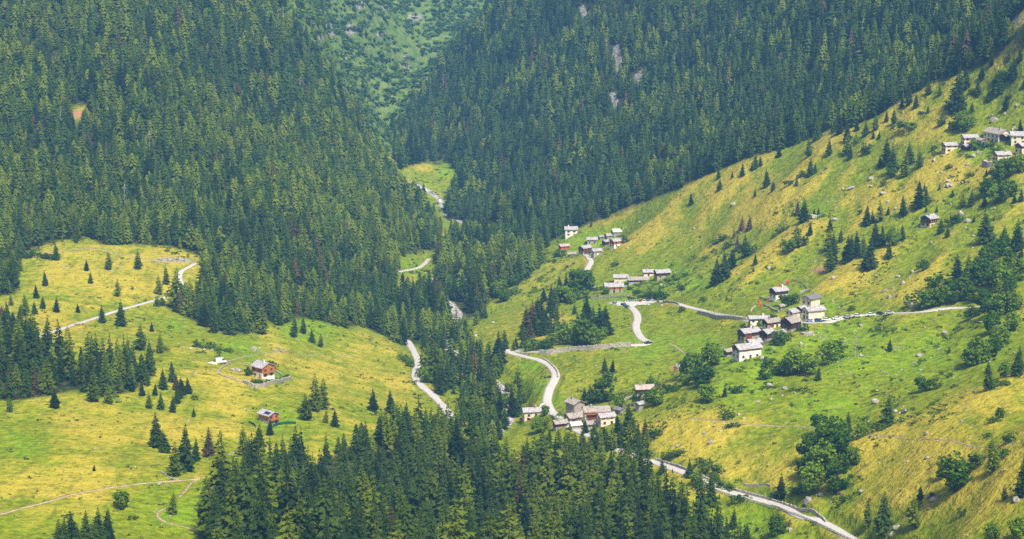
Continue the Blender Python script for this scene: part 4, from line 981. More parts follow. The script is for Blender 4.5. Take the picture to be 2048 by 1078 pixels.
def trunk_np(seed, h, r0, limbs=0, sides=6, spread=0.2, zlo=0.35):
    r = np.random.default_rng(seed); V = []; F = []
    def tube(pts, rads):
        k0 = len(V)
        for p, q in zip(pts, rads):
            for s in range(sides):
                a = 6.283 * s / sides; V.append((p[0] + q * math.cos(a), p[1] + q * math.sin(a), p[2]))
        for i in range(len(pts) - 1):
            for s in range(sides):
                a = k0 + i * sides + s; b = k0 + i * sides + (s + 1) % sides
                F.append((a, b, b + sides)); F.append((a, b + sides, a + sides))
    zs = np.linspace(-0.04, h, 6); wob = np.cumsum(r.normal(0, 0.005, (6, 2)), 0)
    tube([(wob[i][0], wob[i][1], zs[i]) for i in range(6)], [r0 * (1.25 - 1.05 * i / 5) for i in range(6)])
    for k in range(limbs):
        a = r.uniform(0, 6.283); z = r.uniform(zlo, 0.9) * h; l = spread * r.uniform(0.6, 1.2); up = r.uniform(0.1, 0.7)
        tube([(0, 0, z), (math.cos(a) * l * .5, math.sin(a) * l * .5, z + up * l * .55), (math.cos(a) * l, math.sin(a) * l, z + up * l * 0.9)], [r0 * 0.45, r0 * 0.3, r0 * 0.1])
    return np.array(V), np.array(F)
def leafy_np(seed, nblob, nleaf, R, zc, rz, leaf, blob=0.36):
    """crown of leaf-sized faces gathered on uneven clumps"""
    r = np.random.default_rng(seed); V = []; F = []
    cen = []
    for i in range(nblob):
        d = r.normal(0, 1, 3); d /= np.linalg.norm(d); q = r.uniform(0.35, 1.0) ** 0.6
        cen.append((d[0] * R * q, d[1] * R * q, zc + d[2] * rz * q, r.uniform(0.5, 1.45) * blob * R))
    for cx, cy, cz, br in cen:
        for j in range(nleaf):
            d = r.normal(0, 1, 3); d /= np.linalg.norm(d)
            p = np.array((cx, cy, cz)) + d * br * np.array((1, 1, 0.8)) * r.uniform(0.75, 1.08)
            nn = d + r.normal(0, 0.55, 3); nn /= np.linalg.norm(nn)
            t = np.cross(nn, (0.3, 0.2, 1)); t /= np.linalg.norm(t); b = np.cross(nn, t)
            s = leaf * r.uniform(0.6, 1.4)
            if p[2] < 0.0: continue
            k = len(V)
            V.extend((p - t * s, p + b * s * .8 - t * s * .1, p + t * s, p - b * s * .7 + nn * s * .3))
            F.append((k, k + 1, k + 2)); F.append((k, k + 2, k + 3))
    return np.array(V), np.array(F)

def foliage_mat(name, a, b, odd=None, oddp=0.0, trans=0.25, scale=0.35):
    m, nt, bs = mat_new(name); n = N(nt); pos = n.pos()
    r = n.math('FRACT', n.math('ADD', n.rnd(), n.attr('tint')))
    f = n.math('ADD', n.math('MULTIPLY', r, 0.6), n.math('MULTIPLY', n.noise(pos, scale, 3, 0.7), 0.7))
    c = n.mix(n.ramp(f, 0.25, 1.0), a, b)
    if odd:
        c = n.mix(n.math('GREATER_THAN', n.math('FRACT', n.math('MULTIPLY', r, 7.31)), 1 - oddp), c, odd)
    n.put(bs.inputs['Base Color'], c)
    bs.inputs['Roughness'].default_value = 0.75; bs.inputs['Specular IOR Level'].default_value = 0.12
    if trans:
        t = n.node('ShaderNodeBsdfTranslucent'); n.put(t.inputs[0], c)
        mx = n.node('ShaderNodeMixShader'); mx.inputs[0].default_value = trans
        nt.links.new(bs.outputs[0], mx.inputs[1]); nt.links.new(t.outputs[0], mx.inputs[2])
        nt.links.new(mx.outputs[0], [x for x in nt.nodes if x.type == 'OUTPUT_MATERIAL'][0].inputs[0])
    return m
M_SPRUCE = foliage_mat('spruce_needles', (0.009, 0.031, 0.008), (0.066, 0.118, 0.013), (0.100, 0.075, 0.030), 0.02)
M_LARCH = foliage_mat('larch_needles', (0.036, 0.082, 0.006), (0.165, 0.222, 0.011), None, 0, 0.3)
M_BROWN = foliage_mat('dead_needles', (0.085, 0.060, 0.045), (0.17, 0.115, 0.08), None, 0, 0.1)
M_LEAF = foliage_mat('broad_leaves', (0.040, 0.12, 0.005), (0.19, 0.31, 0.012), None, 0, 0.3, 0.5)
M_SCRUB = foliage_mat('alder_leaves', (0.045, 0.115, 0.018), (0.15, 0.26, 0.035), None, 0, 0.3, 0.2)
M_BUSH = foliage_mat('bush_leaves', (0.030, 0.085, 0.008), (0.105, 0.190, 0.012), None, 0, 0.25, 0.6)
M_HEATH = foliage_mat('heath_leaves', (0.045, 0.075, 0.010), (0.17, 0.20, 0.018), (0.16, 0.10, 0.05), 0.12, 0.2, 0.3)
M_TUFT = foliage_mat('grass_blades', (0.18, 0.22, 0.008), (0.36, 0.34, 0.020), None, 0, 0.3, 0.08)
M_BARK = simple('bark', (0.13, 0.09, 0.065), var=0.35, scale=6)
M_GREY = simple('bare_wood', (0.42, 0.37, 0.34), var=0.3, scale=6)

def proto(kind, seed):
    if kind == 's': return conifer_np(seed, 30, 11, 0.245 + 0.022 * (seed % 3), 0.045, 6, 0.62, 0.82, 0.05, 0.14), trunk_np(seed, 0.93, 0.014)
    if kind == 'l': return conifer_np(seed, 22, 9, 0.25 + 0.02 * (seed % 3), 0.10, 6, 0.34, 0.66, 0.12, 0.10), trunk_np(seed, 0.95, 0.013)
    if kind == 'b': return leafy_np(seed, 34, 36, 0.35, 0.48, 0.45, 0.042, 0.34), trunk_np(seed, 0.72, 0.03, 5, spread=0.3)
    if kind == 'k': return leafy_np(seed, 8, 34, 0.62, 0.42, 0.36, 0.085, 0.48), trunk_np(seed, 0.5, 0.03, 5, spread=0.4, zlo=0.1)
    if kind == 'g': return None, trunk_np(seed, 1.0, 0.012, 46, 4, 0.17, 0.2)
META = {'s': ('spruce_tree', 'spruce', M_SPRUCE, 'crown'), 'l': ('larch_tree', 'larch', M_LARCH, 'crown'), 'b': ('broadleaf_tree', 'broadleaf tree', M_LEAF, 'crown'),
        'k': ('shrub', 'shrub', M_BUSH, 'foliage'), 'd': ('withered_spruce', 'withered spruce', M_BROWN, 'crown'), 'g': ('bare_tree', 'bare tree', M_GREY, 'trunk')}
PROTO = {}
def get_proto(kind, seed):
    if (kind, seed) not in PROTO:
        c, t = proto('s' if kind == 'd' else kind, seed)
        nm, _, mt, pn = META[kind]
        PROTO[kind, seed] = (np_mesh(pn, c[0], c[1], mt) if c is not None else None, np_mesh('trunk', t[0], t[1], M_GREY if kind == 'g' else M_BARK, True))
    return PROTO[kind, seed]
def plant(kind, x, y, z, h, wide=1.0, lean=0.0):
    nm, cat, mt, pn = META[kind]
    seed = random.randrange(7)
    cm, tm = get_proto(kind, seed)
    rot = (random.gauss(0, 0.035), random.gauss(0, 0.035), random.uniform(0, 6.28))
    if cm is None:
        root = link(bpy.data.objects.new(nm, tm))
    else:
        root = link(bpy.data.objects.new(nm, None)); root.empty_display_size = 0.5
    root.location = (x, y, z - 0.02 * h); root.rotation_euler = rot; root.scale = (h * wide, h * wide, h)
    root['category'] = cat
    if cm is not None:
        link(bpy.data.objects.new(pn, cm), root)
        link(bpy.data.objects.new('trunk' if kind != 'k' else 'stem', tm), root)
    return root

# ------------------------------------------------------------------ single trees and bushes, read off the photograph: kind x y(base) height [width factor]
LONE = {
 (0, 360): 's 320 455 105;s 490 515 70;l 615 508 108;l 780 505 118;s 255 600 92;s 205 670 86;s 515 586 72;l 140 770 135;s 245 730 78;s 320 750 92;s 445 752 58;s 200 760 80;l 65 712 72;l 905 650 122;l 945 592 118;l 668 660 106;s 690 830 162;s 580 812 110;l 800 965 155 1.2;l 905 980 118;s 860 1045 108;l 1490 872 180 1.15;l 1582 822 160;l 1670 890 128;l 1725 872 105;l 1815 792 135 1.2;l 1910 826 118;s 1770 922 86;l 1820 950 88;s 975 1085 60;s 45 790 110;s 110 800 100;l 1420 730 150;l 1750 780 90;s 860 860 60;k 180 440 40;k 240 445 45;k 205 430 40;k 275 450 40;k 1110 950 32;k 1150 955 36;k 1200 952 38;k 1240 970 28;k 1290 975 32;k 890 715 40;k 905 700 40;k 940 970 30;l 1960 840 110;l 1880 800 100;s 1300 880 170;s 1160 830 160;l 1220 870 150',
 (0, 698): 's 310 332 118;l 525 298 195 1.2;l 620 312 130;l 55 358 100;s 835 202 102;s 925 226 126;s 975 186 106;s 810 266 92;s 880 262 72;l 850 336 105;s 915 342 106;s 978 360 104;s 1030 258 108;s 1006 308 92;s 1068 252 98;s 1100 386 64;s 885 556 212;s 935 590 142;l 990 722 210;s 1052 692 290;s 1110 636 142;s 1180 612 182;s 535 692 44;l 980 936 142;l 1745 402 162 1.3;l 1790 352 225;l 1835 342 190;l 1380 602 182;s 1412 682 192;s 1470 560 145;s 1530 490 105;s 1325 760 155;b 693 902 112;k 1540 108 45;b 1537 112 48;b 1412 150 52;s 1000 230 100;s 1020 280 90;s 1260 700 110;s 1450 700 130;s 330 1190 240;s 365 1150 215;s 420 1130 225;s 490 1118 222;s 560 1110 228;s 610 1092 205;s 530 1180 220;s 455 1190 220;s 640 1150 150;s 585 1180 200;k 1520 190 22;k 1550 186 22;k 1590 176 22;k 1620 168 22;k 1640 164 22;k 1460 192 24;k 1480 194 22;k 1440 190 24;b 1690 930 90;k 1560 1000 60;k 1590 1010 60;k 1480 1000 50;l 1850 420 90;s 1900 440 110',
 (680, 698): 's 190 352 142;s 285 362 142;s 1500 132 92;s 1545 140 92;s 1418 312 125;b 1495 302 135;b 1462 296 90;s 1390 306 100;b 1755 212 62;b 1800 322 112;b 1760 300 70;k 1880 232 45;k 1720 300 60;b 1590 332 72;b 1165 374 62;b 1122 478 96;l 1380 585 150;s 1450 592 150;s 1510 578 140;l 1550 572 150;s 1330 592 125;l 1290 575 120;s 1600 562 165;l 1240 562 130;s 1180 565 130;l 1480 545 110;s 1425 550 105;l 1640 560 170;s 1690 570 160;l 1740 560 120;l 880 255 120;l 905 305 115;b 925 335 90;l 900 375 130;l 860 205 115;b 955 245 60;l 850 300 120;b 1160 455 70;b 1005 262 85;k 1035 312 70;k 1000 300 60;b 500 192 95;k 470 160 50;s 1640 480 180 1.1;s 1575 470 110;s 1730 520 140;s 1395 480 90;s 1440 490 85;s 1500 490 60;l 1830 705 90;k 1845 620 40;k 1900 610 40;k 1930 600 36;k 1785 500 60;k 1740 610 50;k 1520 195 60;b 1960 140 90;k 1840 250 50;k 1900 240 30;k 1210 400 30;k 1250 380 22;g 775 1050 165;k 370 70 40;k 410 100 40;k 350 50 30',
 (1348, 698): 's 1210 437 192 1.15;s 1785 232 168 1.1;s 612 850 152 1.1;s 1190 1048 260 1.0;s 1400 856 92;l 1372 1012 190 1.1;l 1100 1012 175 0.8;l 1512 742 168 0.8;l 1800 704 200;l 1795 602 120;s 815 178 92;s 285 272 72;s 1950 152 155 1.1;s 1975 830 230;s 415 1110 140;s 335 1020 128;s 212 882 195;s 88 732 118;b 590 1054 125;b 1590 806 215 1.0;b 840 490 135;s 985 480 135;b 900 600 205;b 760 640 150;b 830 705 185;b 960 605 145;b 1015 655 115;b 790 806 165;b 920 812 175;b 1060 505 90;b 870 560 140;b 740 720 120;b 960 700 110;b 1690 100 115;b 1740 78 130;b 190 302 105;b 160 212 140;b 100 168 145;b 210 96 130;b 70 205 70;b 135 190 100;b 700 142 155;b 775 146 115;b 880 84 135;b 920 60 110;b 640 150 120;k 600 140 60;k 520 104 60;b 516 174 70;b 1412 242 95;b 1490 226 72;b 1872 158 85;l 1872 856 95;k 1632 942 40;b 1800 1090 100;b 1955 1070 130;b 1850 392 58;k 1820 416 40;k 320 388 55;k 355 246 40;k 560 850 40;k 690 828 40;k 720 815 60;k 1385 900 50;k 1780 500 30;k 1905 530 55;k 1855 620 70;k 1715 680 76;k 1845 210 50;k 1875 206 40;k 270 790 40;k 300 800 40;k 330 810 40;k 250 720 60;k 200 690 60;k 160 660 50;b 240 760 60;k 380 870 60;k 300 450 26;k 350 440 28;k 1100 460 60;k 1140 470 60;k 1470 840 24;k 1560 160 30;l 560 1000 60;b 130 770 80;k 170 790 60',
 (1348, 360): 's 258 55 62;s 95 142 78;s 520 40 52;s 560 62 62;s 695 32 44;s 460 96 54;s 735 238 138 1.15;s 770 312 78;s 820 192 42;s 795 202 42;b 650 412 92;l 695 384 142;s 885 292 84;s 460 482 72;s 450 520 34;s 250 588 150 1.1;s 290 562 172 1.1;s 330 505 132;s 225 590 90;d 360 402 100;d 380 292 92;d 430 282 92;d 405 372 74;d 340 330 60;d 700 200 90;s 895 482 130;l 870 402 145 1.1;s 905 422 135;l 885 518 142 1.2;s 985 462 160;s 1005 450 150;s 1035 432 152;l 1065 442 142;s 1100 506 188 1.1;s 945 352 82;s 1095 254 122 1.1;s 1125 246 80;l 1170 232 124;s 1140 384 152;s 1180 374 130;b 1240 372 98;s 1220 448 110;s 1295 342 98;s 1300 200 122 1.1;s 1390 157 148 1.1;s 1428 142 112;s 1215 196 50;s 1490 182 40;s 1515 302 92 1.2;s 1550 326 66;s 1770 352 195 1.3;s 1610 572 160 1.2;l 1670 542 132;s 1430 182 36;s 1580 96 46;l 1640 154 85;s 1690 144 95;l 1875 372 125;s 1940 402 190;b 1860 430 120;s 1970 485 125;s 1225 972 82;s 1560 982 44;s 1780 1090 66;s 1950 1090 165;g 1245 655 115;g 850 900 100;g 1028 1000 160;g 1270 960 60;g 910 180 105;g 870 960 90;k 1400 715 90;b 1440 722 110;b 1490 712 115;b 1545 702 105;b 1600 694 112;b 1650 664 112;b 1700 604 122;b 1750 525 132;b 1800 455 112;k 1500 602 70;b 1740 564 112;b 1800 604 105;b 1850 624 142;b 1900 644 105;b 1960 566 122;s 1820 520 130;b 1800 784 132;b 1850 764 132;b 1925 744 122;b 1760 744 122;k 1700 776 66;b 1805 874 122;b 1855 944 132;b 1915 856 112;b 1680 1054 115;b 1740 1034 145;b 1800 1004 115;b 1700 690 90;b 1570 640 90;b 1690 540 80;b 1900 500 100;s 1870 700 160;b 1420 510 60;k 1395 500 40;b 625 706 62;b 660 712 70;b 692 700 60;k 995 742 32;k 735 856 40;b 600 935 84;k 570 930 40;k 640 905 40;k 400 842 30;b 430 838 36;k 495 826 32;k 560 800 40;k 1600 250 50;k 1570 246 40;k 1620 240 36;k 320 240 0;b 400 440 90;k 440 420 60;k 165 685 30;k 45 745 30;k 475 590 16;s 1505 56 36;s 1815 230 26;k 1770 990 30;s 1700 240 44;s 1930 130 60;s 1970 120 80;b 1890 110 110;b 1830 130 100;b 1780 90 100;s 1760 150 70;k 600 300 30;k 620 290 40;k 740 350 36;k 720 370 40;k 560 330 30;k 1060 190 20;k 180 450 26;k 230 370 40;k 260 350 30;k 280 340 40;k 310 380 40;k 1620 600 50;b 1850 560 110',
 (1348, 0): 's 810 797 126;s 595 892 72;s 455 962 96;s 490 942 66;s 385 1000 80;s 330 1010 45;s 250 1016 72;s 260 1078 66;s 525 1058 104;s 560 1085 62;l 765 890 110;s 880 882 104;s 905 752 82;s 942 757 122;s 1037 742 72;s 1085 772 92 1.2;s 985 802 124;l 970 882 134;s 1000 902 90;s 770 1000 112;s 800 982 62;l 695 1057 62;s 1130 787 50;s 1160 790 50;l 1145 737 92;s 1210 932 158;l 1240 982 172;l 1310 1002 142 1.2;s 1335 932 132;l 1390 952 112;l 1250 702 92;k 1330 730 70;s 1600 632 262 1.0;s 1440 642 50;b 1515 714 58;b 1640 742 112 1.1;s 1685 644 74;s 1720 542 104;s 1747 447 78 1.1;s 1800 372 82;s 1790 572 74;s 1880 624 92;s 1930 452 112;s 1540 620 32;s 1850 525 120;l 1910 460 120;s 1965 746 74;s 1370 612 84;s 1335 592 112;l 1510 542 74;l 1440 542 104;s 1650 437 44;s 1290 612 72;s 1205 690 70;b 1703 850 64;k 1680 700 30;k 1240 730 26;k 1395 650 30;k 1090 850 40;k 1100 870 40;k 1040 810 40;b 1230 1010 70;s 1170 950 70;k 1190 1050 30;k 1640 620 20;k 1700 530 30;g 1325 770 70;g 1300 720 80;k 1480 880 30;k 1470 850 30;s 1468 856 34;k 1560 590 30;s 1660 500 110;s 1630 520 90;l 1820 480 100;b 1860 470 80;s 1960 350 90;s 1900 340 70;s 1985 500 60;k 1900 560 30;k 1820 530 40;b 1580 740 60;k 1760 840 40;k 1830 860 40;k 1800 830 30;b 1890 1000 120;b 1840 1040 130;b 1950 980 120;l 1960 940 100;s 1770 1000 50;s 1390 1075 60;s 1420 1085 50;k 1560 960 30;k 1680 1000 30;k 660 1050 40;k 720 1010 40',
 (680, 360): 's 1090 862 185 1.1;s 1145 800 150;s 1150 882 130;s 1200 702 112;s 1215 782 120;s 1285 652 125;b 1365 642 155;b 1330 650 110;b 1272 694 105;b 1300 690 80;s 1245 690 110;l 1230 800 110;s 1400 792 155;s 1470 902 205 1.1;s 1510 884 180;s 1440 880 180;s 1330 762 64;s 1100 880 150;s 1125 852 170;s 1060 872 165;s 1170 842 120;s 1420 862 170;s 1490 852 150;s 1385 882 150;s 1350 862 120;s 1250 652 120;s 1215 722 130;s 1190 752 120;s 1310 652 110;s 1075 900 120;s 1375 830 100;s 1035 902 92;l 770 822 92;s 825 784 92;l 710 892 92;s 760 1042 150;s 905 1062 215;s 880 1050 150;s 935 962 120;s 775 962 66;k 1190 860 80;b 1260 880 80;b 1290 934 115;b 1350 924 135;b 1400 934 145;b 1440 930 100;b 1490 904 72;k 1130 962 80;k 1190 954 66;k 1230 920 70;k 1100 970 50;k 1080 940 60;s 1000 960 80;l 985 970 70;s 1040 950 110;k 1700 668 30;k 1730 664 40;k 1760 668 40;k 1800 664 48;k 1830 672 36;k 1650 676 24;k 1260 430 36;k 1240 436 36;k 1625 350 36;k 1600 340 30;b 1150 310 50;k 1125 478 50;k 1100 500 50;k 1070 520 60;k 1040 560 60;k 1010 590 60;k 960 660 70;b 930 690 80;b 890 650 90;b 860 600 100;b 800 690 60;k 760 720 50;s 1115 400 110;s 1155 380 140;l 1060 480 110;b 1510 650 44;b 1395 668 50;b 1350 680 60;b 1315 700 70;k 1650 620 24;k 1560 490 30;k 1450 630 24;k 1500 620 30;k 1720 590 20;k 1680 650 30;k 1900 570 30;k 1950 550 30;k 1860 580 26;s 690 1040 90;k 1180 470 20;k 1215 465 20;s 1160 690 90;s 1120 760 100;k 1690 640 24;k 1940 620 30;k 1290 500 0;b 735 300 0',
}
EDGE_OK = 4.0
lone = []
for (ox, oy), s in LONE.items():
    for t in s.split(';'):
        q = t.split(); hz = float(q[3]) / 2.837
        if hz < 3: continue
        lone.append((q[0], ox + float(q[1]) / 2.837, oy + float(q[2]) / 2.837, hz, float(q[4]) if len(q) > 4 else 1.0))
lx, ly, lz = at(np.array([a[1] for a in lone]), np.array([a[2] for a in lone]))
placed = []      # (kind, root, px, py, h_px)
for (k, px, py, hp, wd), x, y, z in zip(lone, lx, ly, lz):
    dist = math.hypot(y * cp, 0) + (CAMZ - z) * sp
    h = hp * dist / FPX / 0.975
    if k in 'bk': h *= 1.06
    wf = wd * {'s': 1.22, 'l': 1.1, 'b': 1.12, 'k': 1.3, 'd': 1.0, 'g': 1.0}[k] * random.uniform(0.93, 1.07)
    placed.append((k, plant(k, x, y, z, h, wf), px, py, hp))
n_lone = len(placed)

def river_open(x, y, z):
    a, b, _ = proj(x, y, z); m = np.zeros(len(x), bool)
    for cx, cy, rx_, ry_ in ((918, 642, 32, 34), (1015, 800, 18, 26), (985, 768, 16, 12), (840, 385, 70, 50), (905, 707, 22, 14), (850, 557, 16, 10), (988, 462, 12, 14), (795, 350, 30, 20)): m |= ((a - cx) / rx_) ** 2 + ((b - cy) / ry_) ** 2 < 1
    return m

# ------------------------------------------------------------------ forests: every trunk stands at its own spot on the ground
def jitter(x0, x1, y0, y1, s, r):
    a, b = np.meshgrid(np.arange(x0, x1, s), np.arange(y0, y1, s))
    a = a.ravel() + r.uniform(-.46, .46, a.size) * s; b = b.ravel() + r.uniform(-.46, .46, b.size) * s
    return a, b
fr = np.random.default_rng(11)
X, Y = jitter(-760, 800, 560, 2560, 6.3, fr)
ok = (X / Y > -0.33) & (X / Y < 0.33)
X, Y = X[ok], Y[ok]
Z = H(X, Y)
code, far = region(X, Y, Z)
wood_edge = wood.copy()
for _ in range(5):
    w2 = wood_edge.copy(); w2[1:-1, 1:-1] = (wood_edge[:-2, 1:-1] + wood_edge[2:, 1:-1] + wood_edge[1:-1, :-2] + wood_edge[1:-1, 2:]) / 4; wood_edge = w2
near_r = NEAR_RIVER[np.clip(((np.log(Y) - math.log(380)) / (math.log(3100 / 380) / (NR - 1))).astype(int), 0, NR - 1), np.clip(((X / Y - UU[0]) / (UU[1] - UU[0])).astype(int), 0, NU - 1)]
code[(code == 0) & ~river_open(X, Y, Z) & (near_r < np.where(Y < 1120, 5, 13)) & (Y < 1600)] = 4
dens = 0.5 + fbm(X / 38, Y / 38, 3)
keepp = np.select([code == 1, code == 2, code == 3, code == 4, code == 5, code == 6], [0.95, 1.2, 0.80, 0.80, 0.92, 0.97], 0.0) * np.clip(0.85 + 0.4 * dens, 0.7, 1)
# thin out towards the clearings and near the stream and roads
jr = np.clip(((np.log(Y) - math.log(380)) / (math.log(3100 / 380) / (NR - 1))).astype(int), 0, NR - 1); ju = np.clip(((X / Y - UU[0]) / (UU[1] - UU[0])).astype(int), 0, NU - 1)
keepp = np.where(NEAR_RIVER[jr, ju] < np.where(river_open(X, Y, Z), 8.0, np.where(Y < 960, 0.0, 1.2)), 0.0, keepp); keepp = np.where(NEAR_ROAD[jr, ju] < 1.8, 0.0, keepp)
for hx0, hy0, hr in HOUSES: keepp = np.where(np.hypot(X - hx0, Y - hy0) < hr + 1.5, 0.0, keepp)
keepp *= 1 - np.clip(np.maximum(rockm, soil).reshape(GZ.shape)[jr, ju] * 1.6, 0, 0.95)
# scattered trees over the far scrub slope
pxx, pyy, _ = proj(X, Y, Z)
keepp = np.where(far & (code == 0), np.clip(0.07 * smooth(-0.1, 0.35, fbm(X / 60, Y / 60, 3)) + 0.30 * (1 - smooth(600, 690, pxx)), 0, 0.4), keepp)
# young trees step out from the forest edge
wj = wood_edge[jr, ju]
keepp = np.where((code == 0) & (wj > 0.02) & (Y < 1700) & (NEAR_ROAD[jr, ju] > 2), 0.45 * wj, keepp)
sel_ = fr.random(len(X)) < keepp
X, Y, Z, code, far = X[sel_], Y[sel_], Z[sel_], code[sel_], far[sel_]
HT = np.select([code == 1, code == 2, code == 3, code == 4, code == 5, code == 6], [16, 16, 20, 13.5, 17, 17.5], 10.0) * np.clip(fr.normal(1, 0.24, len(X)), 0.45, 1.55)
HT = HT * (1 + 0.7 * fbm(X / 55, Y / 55, 3)) * np.where(fr.random(len(X)) < 0.12, 0.6, 1.0)
HT = np.where((code == 0) & (Y < 1700), fr.uniform(3, 9.5, len(X)), HT)
HT = np.where((code == 3) & (Y > 760), HT * 0.72, HT)
px, py, dep = proj(X, Y, Z)
HPX = HT / dep * FPX
inpic = (px > -60) & (px < 2108) & (py > -25) & (py - HPX < 1090)
px, py, HPX = px[inpic], py[inpic], HPX[inpic]; X, Y, Z, HT, code = X[inpic], Y[inpic], Z[inpic], HT[inpic], code[inpic]
keep = visible(X, Y, Z + HT * 0.9)
X, Y, Z, HT, code, px, py, HPX = [a[keep] for a in (X, Y, Z, HT, code, px, py, HPX)]
KIND = np.where(fr.random(len(X)) + 1.1 * fbm(X / 70, Y / 70, 3) < np.select([code == 1, code == 2, code == 3, code == 4, code == 5, code == 6], [0.62, 0.45, 0.40, 0.55, 0.45, 0.14], 0.5), 'l', 's')
print('forest trees', len(X), {k: int((KIND == k).sum()) for k in 'sl'}, 'lone', n_lone)
# the largest in the picture are trees of their own
own_n = {'s': 305 - sum(1 for p in placed if p[0] == 's'), 'l': 305 - sum(1 for p in placed if p[0] == 'l')}
own = np.zeros(len(X), bool)
framed = (px > 0) & (px < 2048) & (py - HPX * 0.9 > 0) & (py - HPX * 0.75 < 1078)
# a crown that stands behind nearer crowns shows little: count what is left of it
order = np.argsort(Y); cov = np.zeros((136, 258)); show = np.zeros(len(X))
for i in order:
    a0 = int(np.clip((px[i] - HPX[i] * .14) / 8, 0, 256)); a1 = int(np.clip((px[i] + HPX[i] * .14) / 8, a0 + 1, 257)); b0 = int(np.clip((py[i] - HPX[i] * .95) / 8, 0, 134)); b1 = int(np.clip(py[i] / 8, b0 + 1, 135))
    w = cov[b0:b1, a0:a1]; show[i] = (1 - w).sum() * framed[i]; cov[b0:b1, a0:a1] = 1
for k in 'sl':
    idx_ = np.where(KIND == k)[0]; idx_ = idx_[np.argsort(-show[idx_])][:max(0, own_n[k])]
    own[idx_] = True
STAND = {1: 'left slope', 2: 'dark wood at the left edge', 3: 'bottom forest', 4: 'stream bank', 5: 'mid stand', 6: 'right slope', 0: 'far slope'}
forest_own = []
for i in np.where(own)[0]:
    w = random.uniform(0.84, 1.2)
    o = plant(KIND[i], X[i], Y[i], Z[i], HT[i], w)
    forest_own.append((KIND[i], o, px[i], py[i], HPX[i], int(code[i])))

def scatter_mesh(name, protos, X, Y, Z, S, W, mat, tilt=0.03, r=fr, obj=True):
    """many small plants as ONE stuff mesh"""
    Vs, Fs, Ts = [], [], []; base = 0
    which = r.integers(0, len(protos), len(X)); ang = r.uniform(0, 6.283, len(X)); tint = r.random(len(X))
    for q, (V, F) in enumerate(protos):
        ii = np.where(which == q)[0]
        if not len(ii): continue
        c, s = np.cos(ang[ii]), np.sin(ang[ii])
        sx = (S[ii] * W[ii])[:, None]
        vx = (V[None, :, 0] * c[:, None] - V[None, :, 1] * s[:, None]) * sx + X[ii, None]
        vy = (V[None, :, 0] * s[:, None] + V[None, :, 1] * c[:, None]) * sx + Y[ii, None]
        vz = V[None, :, 2] * S[ii, None] + Z[ii, None]
        Vs.append(np.stack([vx, vy, vz], -1).reshape(-1, 3))
        Fs.append((F[None] + (base + np.arange(len(ii)) * len(V))[:, None, None]).reshape(-1, 3))
        Ts.append(np.repeat(tint[ii], len(V))); base += len(ii) * len(V)
    if not obj: return np.vstack(Vs), np.vstack(Fs), np.concatenate(Ts)
    me = np_mesh(name, np.vstack(Vs), np.vstack(Fs), mat, False, dict(tint=np.concatenate(Ts)))
    return link(bpy.data.objects.new(name, me))
def with_trunk(c):
    V, F = c; k = len(V)
    T = np.array([(0.012, 0, -0.05), (-0.006, 0.011, -0.05), (-0.006, -0.011, -0.05), (0, 0, 0.5)])
    return np.vstack([V, T]), np.vstack([F, np.array([(0, 1, 3), (1, 2, 3), (2, 0, 3)]) + k])
near_s = [with_trunk(tier_np(100 + i, 9, 7, 0.255 + 0.025 * (i % 3), 0.05, 0.85)) for i in range(6)]
near_l = [with_trunk(tier_np(200 + i, 8, 6, 0.265 + 0.025 * (i % 3), 0.10, 0.72)) for i in range(6)]
rest = ~own
def hi_proto(k, i):
    a = conifer_np(40 + i, 25, 9, 0.215 + 0.022 * (i % 3), 0.05, 5, 0.62, 0.82, 0.05, 0.14) if k == 's' else conifer_np(60 + i, 21, 9, 0.22 + 0.02 * (i % 3), 0.11, 5, 0.34, 0.66, 0.12, 0.10)
    t = trunk_np(i, 0.93, 0.013, sides=4)
    return np.vstack([a[0], t[0]]), np.vstack([a[1], t[1] + len(a[0])])
for nm, k, pr, mt in (('spruce_forest', 's', near_s, M_SPRUCE), ('larch_forest', 'l', near_l, M_LARCH)):
    big_ = HPX > 62
    Vs = []
    for sub_, prs in ((big_, [hi_proto(k, i) for i in range(5)]), (~big_, pr)):
        ii = np.where(rest & (KIND == k) & sub_)[0]
        Vs.append(scatter_mesh(nm, prs, X[ii], Y[ii], Z[ii] - 0.3, HT[ii], fr.uniform(0.8, 1.3, len(ii)), mt, obj=False))
    a, b = Vs
    me = np_mesh(nm, np.vstack([a[0], b[0]]), np.vstack([a[1], b[1] + len(a[0])]), mt, False, dict(tint=np.concatenate([a[2], b[2]])))
    o = link(bpy.data.objects.new(nm, me))
    tag(o, ('dark spruce' if k == 's' else 'light green larch') + ' woods covering the valley sides, too many to count', 'forest', kind='stuff')
# a sprinkling of withered trees in the right hand forest
ii = np.where(rest & (code == 6) & (KIND == 's'))[0]
WITH = [(1003, 345, 40), (1012, 352, 36), (1033, 300, 34), (1088, 300, 36), (1085, 308, 30), (1080, 330, 22), (1190, 280, 30), (1385, 60, 50), (1372, 90, 40), (1410, 55, 40), (1320, 80, 40), (1625, 110, 36), (1634, 100, 40), (1300, 30, 36), (1530, 205, 34), (1045, 415, 34), (1060, 405, 36), (1075, 395, 34), (1068, 410, 40), (1215, 150, 26), (892, 200, 40), (1100, 120, 30)]
for a, b, hp in WITH:
    p = at1(a, b); dist = p.y * cp + (CAMZ - p.z) * sp
    placed.append(('d', plant('d', p.x, p.y, p.z, (hp + 6) * dist / FPX, 0.8), a, b, hp))

